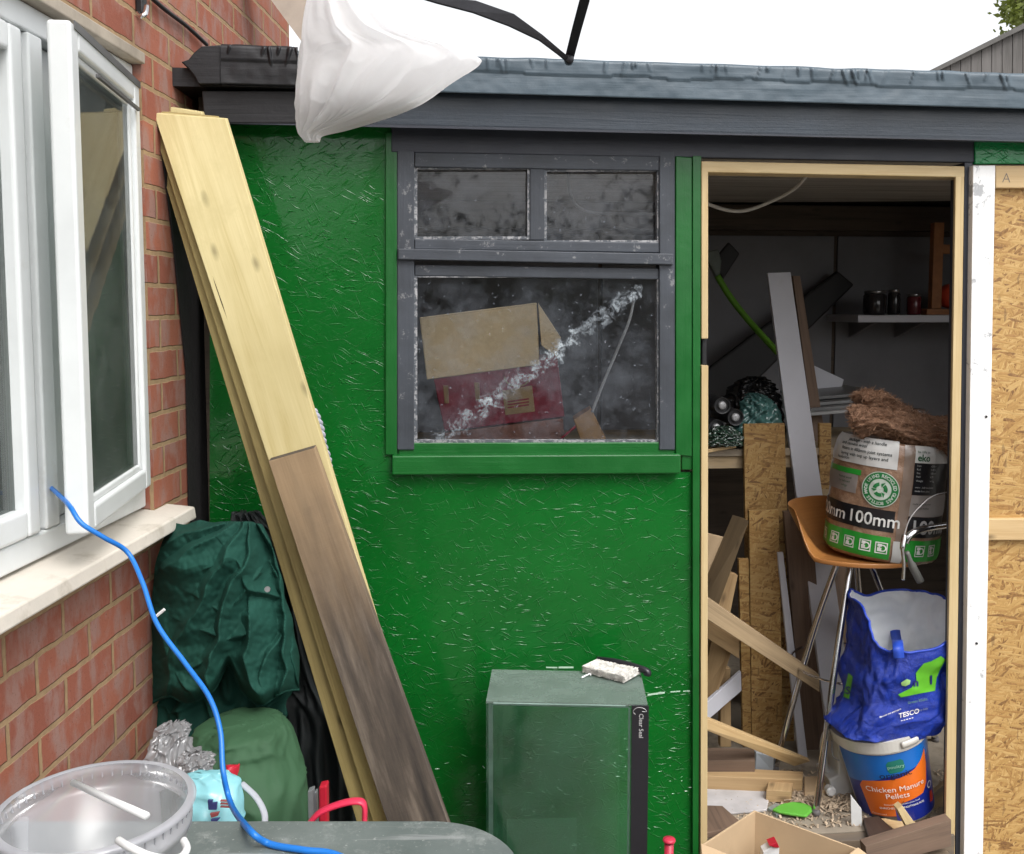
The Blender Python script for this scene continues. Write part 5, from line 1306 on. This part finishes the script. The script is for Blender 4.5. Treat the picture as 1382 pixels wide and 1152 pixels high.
# the wool spilling out of the top
def wool(name, path, rad, mat, parent, seed):
    ps = spline(path, 24); n = 90; v, f = [], []; L = len(ps)
    for i, p in enumerate(ps):
        tdir = (ps[min(i + 1, L - 1)] - ps[max(i - 1, 0)]).normalized(); a1_ = tdir.cross(Z).normalized(); a2_ = a1_.cross(tdir)
        e_ = min(1, min(i, L - 1 - i) / 5 + .05) ** .5
        rr_ = rad * e_
        for k in range(n):
            th = 2 * math.pi * k / n; q_ = a1_ * math.cos(th) + a2_ * math.sin(th)
            d = 1 + .14 * nz(p.x * 60 + q_.x * 9, p.y * 60 + q_.y * 9 + seed, p.z * 60 + q_.z * 12) + .28 * nz(p.x * 9 + q_.x * 2 + seed, p.y * 9 + q_.y * 2, p.z * 9 + q_.z * 2) + .20 * nz(p.x * 24 + q_.x * 5, p.y * 24 + q_.y * 5 + seed, q_.z * 6 + p.z * 24)
            v.append(p + (a1_ * math.cos(th) + a2_ * math.sin(th) * .62) * rr_ * d)
    for i in range(L - 1):
        for k in range(n): f.append((i * n + k, i * n + (k + 1) % n, (i + 1) * n + (k + 1) % n, (i + 1) * n + k))
    f.append(tuple(range(n))); f.append(tuple(range((L - 1) * n, L * n)))
    o = mesh(name, v, f, mat, parent, smooth=True)
    rnd = random.Random(seed); mb = MB()
    for i in range(2600):
        q_ = v[rnd.randrange(len(v))]; d = Vector((rnd.gauss(0, 1), rnd.gauss(0, .7), rnd.gauss(0, .45))).normalized()
        l = rnd.uniform(.006, .022); w_ = d.cross(Vector((rnd.random(), rnd.random(), rnd.random()))).normalized() * .0006
        c_ = q_ + (q_ - ps[0].lerp(ps[-1], .5)).normalized() * rnd.uniform(-.002, .006)
        m_ = c_ + Vector((rnd.gauss(0, .003), rnd.gauss(0, .003), rnd.gauss(0, .003)))
        mb.add([c_ - d * l - w_, c_ - d * l + w_, m_ + w_, m_ - w_, c_ + d * l + w_, c_ + d * l - w_], [(0, 1, 2, 3), (3, 2, 4, 5)])
    return o, mb
t = NT('brown mineral wool'); vv = t.uv(1, 1, obj=True)
c = t.ramp(t.noise(vv, 26, 8, .75, 1.0), [(.34, (.10, .050, .026)), (.52, (.24, .125, .07)), (.7, (.40, .25, .16))])
t.fin(c, .6, t.bump(t.noise(vv, 50, 8, .75, 2.5), 1, .010)); woolm = t.m; 
fib = m_plain('wool fibres', (.34, .20, .125), .8, .4, 40, 0)
o1, mb1 = wool('spilled_wool', [S(1150, 572, .27), S(1175, 566, .25), S(1215, 576, .23), S(1260, 592, .22), S(1300, 604, .25)], .080, woolm, roll, 2)
o2, mb2 = wool('spilled_wool', [S(1160, 545, .30), S(1177, 540, .30), S(1205, 555, .30), S(1240, 572, .30), S(1290, 580, .3)], .060, woolm, roll, 6)
mb1.build('wool_fibres', fib, roll); mb2.build('wool_fibres', fib, roll)
# handlebar end in front of the roll
hb = thing('handlebar', S(1250, 715, .08), 'chromed handlebar end with brake lever and grey grip beside the jamb', 'handlebar')
MB().tube(spline([S(1330, 700, .16), S(1282, 708, .12), S(1255, 712, .09), S(1240, 715, .07), S(1228, 722, .06), S(1222, 732, .06)], 8), .011, 14).build('bar', chrome, hb, smooth=True)
MB().tube(spline([S(1221, 722, .05), S(1218, 740, .04), S(1220, 760, .04), S(1219, 782, .05)], 8), [.009] * 9 + [.006] * 16, 12).build('lever', chrome, hb, smooth=True)
MB().tube(spline([S(1224, 745, .07), S(1232, 765, .08), S(1242, 784, .09)], 6), [.008] * 5 + [.013] * 8, 12).build('grip', m_plain('grey rubber grip', (.14, .14, .13), .6), hb, smooth=True)
MB().tube(spline([S(1219, 726, .05), S(1228, 700, .05), S(1245, 680, .06), S(1262, 668, .07), S(1290, 662, .1)], 8), .0018, 6).build('brake_cable', m_plain('grey cable', (.35, .34, .34), .4), hb, smooth=True)

# ------------------------------------------------------------------ tub of pellets
TB, TT = S(1209, 1084, .16), S(1184, 971, .16)
tc = Cyl(TB, TT, .124, .150)
tub = thing('pellet_tub', down(TB, FLOOR), 'white lidded tub of chicken manure pellets with a blue and orange label', 'tub')
wpl = m_plain('white plastic tub', (.56, .54, .50), .35, .08, 6, .05, 30, dirt=((.34, .30, .24), 9, .6, .5))
v, f = tc.patch(0, 2 * math.pi, 0, tc.H, 0, 72, 12); f.append(tuple(range(72))); f.append(tuple(12 * 73 + i for i in range(72)))
mesh('body', v, f, wpl, tub, smooth=True)
mb = MB()
for (h0, h1, dr) in ((tc.H - .044, tc.H - .040, .005), (tc.H - .036, tc.H + .005, .011)):
    v, f = tc.patch(0, 2 * math.pi, h0, h1, dr, 72, 3); f.append(tuple(range(72))); f.append(tuple(3 * 73 + i for i in range(72))); mb.add(v, f)
mb.build('lid', wpl, tub, smooth=False, bevel=.003)
v, f = tc.patch(.35, .75, tc.H - .026, tc.H - .004, .016, 10, 2); mesh('lid_tab', v, f, wpl, tub, smooth=True, solid=.004)
bl, bl2, orr = m_plain('blue label', (.008, .13, .48), .3, .06, 4, .03), m_plain('deep blue label', (.010, .022, .22), .3, .06, 4, .03), m_plain('orange label', (.72, .15, .015), .3, .05, 4, .03)
def tl_(name, p0, p1, h0, h1, m_, dr): return lab(name, p0, p1, h0, h1, m_, dr, tub, tc, None)
tl_('label', -1.25, 1.35, 0.008, tc.H - .045, bl2, .0012)
v, f = [], []
def tpoly(name, pts, dr, m_):
    """pts in (phi, h); fan-filled and finely divided"""
    bm = bmesh.new(); vs = [bm.verts.new((x, y, 0)) for x, y in pts]; bm.faces.new(vs)
    bmesh.ops.triangulate(bm, faces=bm.faces)
    for _ in range(3): bmesh.ops.subdivide_edges(bm, edges=bm.edges[:], cuts=1, use_grid_fill=True)
    bmesh.ops.triangulate(bm, faces=bm.faces)
    bm.verts.index_update()
    vv_ = [tc(x.co.x, x.co.y * 1.18, dr) for x in bm.verts]; ff_ = [tuple(q_.index for q_ in g_.verts) for g_ in bm.faces]; bm.free()
    return mesh(name, vv_, ff_, m_, tub, smooth=True)
tpoly('upper_label', [(-1.25, .12), (-.6, .135), (0, .155), (.7, .165), (1.35, .185), (1.35, tc.H/1.18 - .040), (.4, tc.H/1.18 - .040), (-.4, tc.H/1.18 - .040), (-1.25, tc.H/1.18 - .040)], .0020, bl)
tpoly('orange_panel', [(-.72, .045), (-.70, .028), (-.05, .030), (-.04, .050), (-.55, .052), (-.42, .066), (.2, .070), (.75, .078), (.92, .100), (1.02, .150), (1.02, .200), (.85, .178), (.6, .160), (.2, .147), (-.4, .142), (-.68, .136), (-.80, .118)], .0028, orr)
tpoly('brand_patch', [(-.02, .172), (.02, .164), (.30, .166), (.38, .176), (.36, .198), (.30, .204), (.02, .201), (-.03, .193)], .0026, m_plain('teal patch', (.01, .16, .12), .3, 0, bump=0))
tpoly('info_panel', [(-.68, .010), (-.05, .010), (-.05, .029), (-.70, .027)], .0026, m_plain('dark panel', (.07, .065, .07), .4, 0, bump=0))
tpoly('red_patch', [(.98, .035), (1.12, .03), (1.2, .045), (1.15, .065), (1.02, .065)], .0026, m_plain('red patch', (.45, .03, .015), .4, 0, bump=0))
wi = m_plain('white ink', (.78, .76, .72), .5, bump=0); bi = m_plain('black ink', (.008, .008, .01), .5, bump=0)
lettering([('Chicken Manure', .0, .107, .0262, .0), ('Pellets', .0, .082, .0262, .0)], ctext(tc, .08, .022, .0080, fn=None), wi, tub)
lettering([('organic', 0, 0, .031, .0)], ctext(tc, .14, .179, .0068, fn=None), bi, tub)
lettering([('poultry', 0, 0, .016, .01)], ctext(tc, .17, .213, .0060, fn=None), m_plain('pale green ink', (.25, .5, .4), .5, bump=0), tub)
lettering([('ENRICHES & CONDITIONS SOIL', .01, 0, .0098, .015), ('Natural slow release plant food', .01, .014, .0085, 0)], ctext(tc, .08, .064, .0060, fn=None), wi, tub)
lettering([('Concentrated', 0, .0, .008, 0)], ctext(tc, -.45, .041, .0060, fn=None), wi, tub)
mb = MB(); mb.add(*ring(tc, 1.02, .104, .009, .012, .0044, fn=None)); mb.build('round_mark', wi, tub)
MB().tube(spline([tc(-1.5, tc.H - .05, .016), tc(-1.35, tc.H - .09, .03), tc(-1.2, tc.H - .10, .02)], 6), .003, 8).build('wire_handle', m_plain('grey wire', (.2, .2, .2), .4), tub, smooth=True)
# ------------------------------------------------------------------ blue carrier bag on the tub
bb = thing('shopping_bag', S(1190, 985, .18), 'glossy blue woven shopping bag with white lining sitting on the tub', 'bag')
bc_ = (S(1187, 981, .13), S(1202, 956, .13), S(1212, 928, .14), S(1214, 890, .15), S(1218, 850, .16), S(1222, 815, .17))
hwid = (68, 66, 66, 64, 66, 68); hd = (.12, .13, .14, .14, .15, .15)
ctr = spline(bc_, 10); hws = spline([Vector((a, b, 0)) for a, b in zip(hwid, hd)], 10)
pm = 3.22 / F
def bag_mesh(inset, seed=3.7, m=70, n=160, lo=0.0):
    v, f = [], []; L = len(ctr)
    for j in range(m + 1):
        t_ = lerp(lo, 1, j / m)
        for k in range(n):
            th = 2 * math.pi * k / n; cx_, cy_ = math.cos(th), math.sin(th)
            front = max(0, -cy_)
            tt_ = t_ * (1 - .235 * (min(1, front * 1.5) ** .8) * (1 - .25 * max(0, cx_)))
            x = tt_ * (L - 1); i0 = min(int(x), L - 2); c = ctr[i0].lerp(ctr[i0 + 1], x - i0); hw_ = hws[i0].lerp(hws[i0 + 1], x - i0)
            sq_ = 3.2
            ex = 2 / sq_
            qx = math.copysign(abs(cx_) ** ex, cx_); qy = math.copysign(abs(cy_) ** ex, cy_)
            bot = min(1, t_ / .04) ** .5 if lo == 0 else 1
            d = 0.020 * nz(cx_ * 1.6 + seed, cy_ * 1.6, tt_ * 5) + .012 * (ridge(tt_ * 2.7 + .6 * nz(cx_ * 2, cy_ * 2, tt_ * 3)) ** 3) * math.sin(th * 3 + 1) + .006 * nz(cx_ * 7, cy_ * 7 + seed, tt_ * 16)
            v.append(c + U * qx * (hw_.x * pm + d - inset) * (.75 + .25 * bot) + W * qy * (hw_.y + d - inset) * (.75 + .25 * bot) + Z * (.03 * nz(cx_ * 2.2, cy_ * 2.2, 7) * t_ ** 3))
    for j in range(m):
        for k in range(n): f.append((j * n + k, j * n + (k + 1) % n, (j + 1) * n + (k + 1) % n, (j + 1) * n + k))
    f.append(tuple(range(n)))
    return v, f
t = NT('blue woven plastic'); vv = t.uv(1, 1, obj=True)
t.fin(t.ramp(t.noise(vv, 5, 4), [(.3, (.004, .020, .24)), (.7, (.008, .045, .42))]), .28, t.bump(t.math('ADD', t.noise(vv, 26, 8, .75, .8), t.math('MULTIPLY', t.noise(vv, 7, 3), 1.2)), .9, .012))
bluem = t.m
v, f = bag_mesh(0); bagv, bagf = v, f
mesh('outside', v, f, bluem, bb, smooth=True)
v2, f2_ = bag_mesh(.0035, lo=.12)
mesh('lining', v2, f2_, m_plain('white lining', (.74, .77, .80), .45, .08, 8, .2, 30), bb, smooth=True)
# blue binding round the mouth
n_ = 160; rim = [v[70 * n_ + k] for k in range(n_)] + [v[70 * n_]]
MB().tube([p + Z * .001 for p in rim], .0045, 8).build('rim_binding', m_plain('blue binding', (.012, .05, .42), .45, .1), bb, smooth=True)
strapm = m_plain('blue strap', (.015, .06, .42), .5, .1, 10, .3, 90)
pa = rim[int(n_ * .30)]; pb = rim[int(n_ * .70)]
def ribbon(pts, wd, m_, name, axis=U):
    ps = spline(pts, 10); v, f = [], []
    for i, p in enumerate(ps):
        v += [p - axis * wd / 2, p + axis * wd / 2]
        if i: f.append((2 * i - 2, 2 * i - 1, 2 * i + 1, 2 * i))
    return mesh(name, v, f, m_, bb, smooth=True, solid=.003)
ribbon([S(1206, 811, .315), S(1207, 822, .312), S(1208, 850, .30), S(1211, 868, .20), S(1211, 864, .06), S(1212, 873, .0), S(1213, 888, -.005)], .036, strapm, 'strap')
from mathutils.bvhtree import BVHTree
bvh = BVHTree.FromPolygons([tuple(p) for p in bagv], bagf)
def on_bag(px, py, off=.003):
    o_ = S(px, py, -.3); h = bvh.ray_cast(CAMP, (o_ - CAMP).normalized())
    p = h[0] if h[0] else S(px, py, .08)
    return p + (CAMP - p).normalized() * off
def bagpoly(name, pts, m_, off=.003):
    bm = bmesh.new(); vs = [bm.verts.new((x, y, 0)) for x, y in pts]; bm.faces.new(vs); bmesh.ops.triangulate(bm, faces=bm.faces)
    for _ in range(3): bmesh.ops.subdivide_edges(bm, edges=bm.edges[:], cuts=1, use_grid_fill=True)
    bmesh.ops.triangulate(bm, faces=bm.faces); bm.verts.index_update()
    vv_ = [on_bag(x.co.x, x.co.y, off) for x in bm.verts]; ff_ = [tuple(q_.index for q_ in g_.verts) for g_ in bm.faces]; bm.free()
    return mesh(name, vv_, ff_, m_, bb, smooth=True)
lime = m_plain('lime print', (.10, .40, .015), .4, .1, 8, .1); dkb = m_plain('navy print', (.008, .015, .12), .4, bump=0)
bagpoly('green_print', [(1212, 937), (1230, 928), (1237, 918), (1236, 908), (1240, 903), (1247, 895), (1257, 892), (1270, 885), (1276, 890), (1268, 905), (1264, 915), (1262, 932), (1240, 936), (1216, 941)], lime)
bagpoly('side_print', [(1145, 908), (1151, 913), (1146, 943), (1138, 940)], lime)
bagpoly('green_print', [(1216, 921), (1224, 916), (1229, 918), (1228, 923), (1222, 926), (1217, 925)], m_plain('pale lime print', (.35, .6, .2), .4, bump=0), .004)
def btext(lines, m_, slope=-.26):
    mb = MB()
    for (s_, px, py, size, bold) in lines:
        v_, f_ = text2d(s_, 1.0, bold, 'LEFT'); mb.add([on_bag(px + x * size, py - y * size + x * size * slope, .0055) for x, y in v_], f_)
    mb.build('lettering', m_, bb)
btext([('TESCO', 1213, 969, 9.0, .015)], wi); btext([('Re-use me and earn', 1187, 969, 3.6, .01)], wi, -.40); btext([('| Every little', 1234, 961, 3.8, .0), ], m_plain('grey ink', (.3, .33, .38), .5, bump=0), -.22)
btext([('Green Klubs', 1225, 950, 5.2, .0)], m_plain('dull green ink', (.10, .22, .14), .5, bump=0), -.2)
btext([('n', 1233, 926, 14, .04), ('l', 1255, 923, 16, .04)], dkb, -.1); btext([('S', 1141, 936, 14, .03)], dkb, 0)
mb = MB()
for k in range(5): x = 1216 + k * 3.6; mb.add([on_bag(x, 972 - k * .9, .005), on_bag(x + 2.2, 971.5 - k * .9, .005), on_bag(x + 2.2, 972.5 - k * .9, .005), on_bag(x, 973 - k * .9, .005)], [(0, 1, 2, 3)])
mb.build('underline', wi, bb)
# ------------------------------------------------------------------ jerrycan behind the stool leg
jc = thing('jerrycan', G(1135, 1070), 'translucent grey plastic jerrycan with white cap beside the tub', 'jerrycan')
gpl2 = m_plain('grey white plastic', (.42, .42, .42), .4, .1, 5, .1)
JW = .22
def jp(x, y): return S(x, y, JW)
outer = [(1119, 1000), (1128, 990), (1150, 985), (1160, 990), (1162, 1078), (1126, 1079), (1122, 1060), (1117, 1045)]
hole = [(1123, 1006), (1130, 1003), (1131, 1040), (1124, 1034)]
mb = MB()
# body with a handle loop: a frame round the hole, joined to the can
mb.prism([jp(*p) for p in ((1131.5, 1000), (1160, 990), (1162, 1078), (1126, 1079), (1119, 1052), (1131.5, 1046))], W * .12)
mb.build('body', gpl2, jc, bevel=.006, seg=3)
MB().tube(spline([jp(1133, 994) + W * .05, jp(1124, 997) + W * .05, jp(1119.5, 1010) + W * .05, jp(1119.5, 1030) + W * .05, jp(1122, 1046) + W * .05, jp(1130, 1052) + W * .05], 8), .012, 12).build('handle', gpl2, jc, smooth=True)
MB().lathe(frame(jp(1120, 1066) + W * .0, U, Vector((0, 0, 1))), [(.016, -.012), (.017, .012), (.012, .016)], 20).build('cap', m_plain('white cap', (.62, .62, .62), .4), jc, smooth=False)
# ------------------------------------------------------------------ scraps round the foot of the tub
piece('white_scrap', [(1148, 1072), (1163, 1092), (1164, 1117), (1149, 1116)], .05, .05, .004, m_plain('white card', (.55, .55, .54), .7, .1), 'white strip of card in front of the foot of the tub', 'card', None)
lying('timber', [(1165, 1103), (1186, 1101), (1214, 1126), (1172, 1130)], -.125, .10, dkw, 'dark stained block jutting over the doorstep in front of the tub')
lying('timber', [(1188, 1104), (1220, 1103), (1262, 1118), (1216, 1126)], -.130, .03, M['pine'], 'flat pine offcut beside the dark block on the doorstep')
o = board('timber', [S(1211, 1092, -.02), S(1218, 1087, -.02), S(1236, 1112, -.08), S(1226, 1120, -.08)], .03, M['jamb']); tag(o, 'small pale stick propped against the foot of the tub', 'timber', 'timber offcuts in the doorway')
o = board('timber', [S(1168, 1142, -.22), S(1284, 1106, -.06), S(1284, 1142, -.06), S(1172, 1172, -.22)], .04, brw); tag(o, 'dark brown weathered beam slanting across the right of the doorstep', 'timber', 'timber offcuts in the doorway')
piece('white_scrap', [(1228, 1094), (1247, 1086), (1249, 1102), (1234, 1108)], .06, .06, .004, mel, 'white scrap between the tub and the jamb', 'card', None)
piece('timber', [(1250, 1078), (1285, 1050), (1285, 1095), (1255, 1108)], .12, .16, .02, greyed_pine, 'pale board end between the tub and the right jamb')

# ------------------------------------------------------------------ cardboard box outside the door
cbx = thing('cardboard_box', GZ(1050, 1190, GROUND), 'open brown cardboard box on the ground in front of the doorway', 'cardboard box')
CB = 2.46
pk, pl, pr = P(1018, 1093, CB), P(946, 1140, CB - .18), P(1158, 1145, CB - .10)
pf = pl + pr - pk
def wall_(name, a, b, h0=GROUND + .01, th=.005):
    d = (b - a).cross(Z).normalized() * th
    MB().prism([a, b, down(b, h0), down(a, h0)], d).build(name, card, cbx, bevel=.001)
wall_('side', pk, pr); wall_('side', pl, pk); wall_('side', pf, pl); wall_('side', pr, pf)
MB().prism([down(x, GROUND + .012) for x in (pk, pr, pf, pl)], Z * .006).build('bottom', card, cbx)
def flap(name, a, b, out, dz, th=.004):
    e_ = Vector(out) * .09 + Z * dz
    s_ = (b - a) * .04
    MB().prism([a, b, b + e_ - s_, a + e_ + s_], Z * th).build(name, card, cbx, bevel=.001)
flap('flap', pr, pf, Vector((.9, -.2, 0)), -.05); flap('flap', pf, pl, Vector((-.2, -.9, 0)), -.05)
o = MB().prism([P(1030, 1150, 2.36), P(1046, 1140, 2.36), P(1052, 1143, 2.36), P(1050, 1200, 2.36), P(1028, 1200, 2.36)], (0, .03, 0)).build('packet', m_plain('white packet', (.6, .6, .6), .4), bevel=.002); tag(o, 'white packet with red edge sticking up in the cardboard box', 'packet')
MB().prism([P(1038, 1141, 2.355), P(1049, 1137, 2.355), P(1052, 1144, 2.355), P(1046, 1144, 2.355)], (0, .03, 0)).build('red_edge', redm, o, bevel=.001)
# red peg by the tank
pg = thing('red_stake', P(903, 1200, 2.55), 'pinkish red plastic stake with a flat head between tank and doorway', 'stake')
MB().lathe(Matrix.Translation(P(903, 1140, 2.55)), [(.0165, .010), (.018, .013), (.016, .018), (.004, .019)], 20).build('head', m_plain('pink red plastic', (.55, .03, .07), .4, .1), pg, smooth=True)
MB().tube([P(903, 1138, 2.55), down(P(903, 1150, 2.55), GROUND)], [.013, .010], 12).build('shaft', m_plain('pink red plastic', (.55, .03, .07), .4, .1), pg, smooth=True)

# ------------------------------------------------------------------ things seen through the shed window
card2 = m_plain('clean cardboard', (.80, .62, .38), .8, .10, 4, .15, 14)
def carton(name, q, dep, mat, lab, cat='cardboard box'):
    o = thing(name, q[3], lab, cat); board('carton', q, dep, mat, o, W * 1 + U * .12, .003); return o
def SQ(pts, w_): return [S(x, y, w_ - .05) for x, y in pts]
b1 = carton('carton', SQ([(566, 428), (724, 408), (728, 492), (576, 512)], .16), .22, card2, 'plain brown carton tilted on top of the maroon one behind the shed window')
board('flap', SQ([(726, 408), (757, 455), (752, 482), (731, 466)], .17), .004, card2, b1)
maroon = m_plain('maroon printed card', (.26, .014, .035), .5, .15, 5, .1)
b2 = carton('carton', SQ([(585, 512), (752, 480), (762, 562), (600, 582)], .17), .30, maroon, 'maroon printed carton with tan label, lying under the plain carton')
board('lower_panel', SQ([(600, 584), (760, 564), (764, 640), (606, 640)], .172), .29, m_plain('reddish tan card', (.30, .13, .09), .7, .15), b2, W + U * .12)
board('label', SQ([(678, 527), (718, 520), (722, 555), (682, 560)], .1685), .0012, m_plain('tan label', (.40, .27, .13), .6), b2)
for (x, y) in ((598, 520), (640, 516)): board('tan_mark', SQ([(x, y), (x + 7, y), (x + 8, y + 24), (x + 2, y + 24)], .1685), .0012, m_plain('tan mark', (.32, .2, .09), .6), b2)
mb = MB()
for k in range(3): mb.prism(SQ([(685, 541 + k * 4), (714, 537 + k * 4), (714, 539 + k * 4), (685, 543 + k * 4)], .1678), W * .0004)
mb.build('print', maroon, b2)
mb = MB()
for k in range(24):
    a, b = R(180 + 7.5 * k), R(180 + 7.5 * (k + 1)); c0 = (698, 508)
    mb.prism(SQ([(c0[0] + 18 * math.cos(a), c0[1] - 14 * math.sin(a)), (c0[0] + 18 * math.cos(b), c0[1] - 14 * math.sin(b)), (c0[0] + 16 * math.cos(b), c0[1] - 12 * math.sin(b)), (c0[0] + 16 * math.cos(a), c0[1] - 12 * math.sin(a))], .1678), W * .0004)
mb.build('emblem', m_plain('tan mark', (.32, .2, .09), .6), b2)
b3 = carton('small_carton', SQ([(774, 566), (798, 551), (822, 600), (800, 640)], .12), .10, m_plain('orange tan card', (.50, .28, .11), .7, .1), 'small tan carton standing askew low behind the shed window')
tag(MB().tube(spline(SQ([(856, 398), (850, 430), (834, 470), (815, 515), (799, 556)], .10), 8), .0045, 8).build('white_tube', m_plain('white tubing', (.5, .5, .5), .4), smooth=True), 'thin white tube curving down behind the shed window', 'tube')
tag(MB().tube(spline(SQ([(766, 225), (770, 262), (785, 282), (820, 288), (900, 288)], .25), 8), .005, 8).build('curtain_wire', m_plain('grey wire', (.3, .3, .3), .4), smooth=True), 'bent grey wire behind the upper shed window pane', 'wire')
tag(MB().tube(SQ([(757, 592), (785, 568)], .13), .004, 8).build('red_stick', redm, smooth=True), 'thin red stick beside the small tan carton behind the window', 'stick')
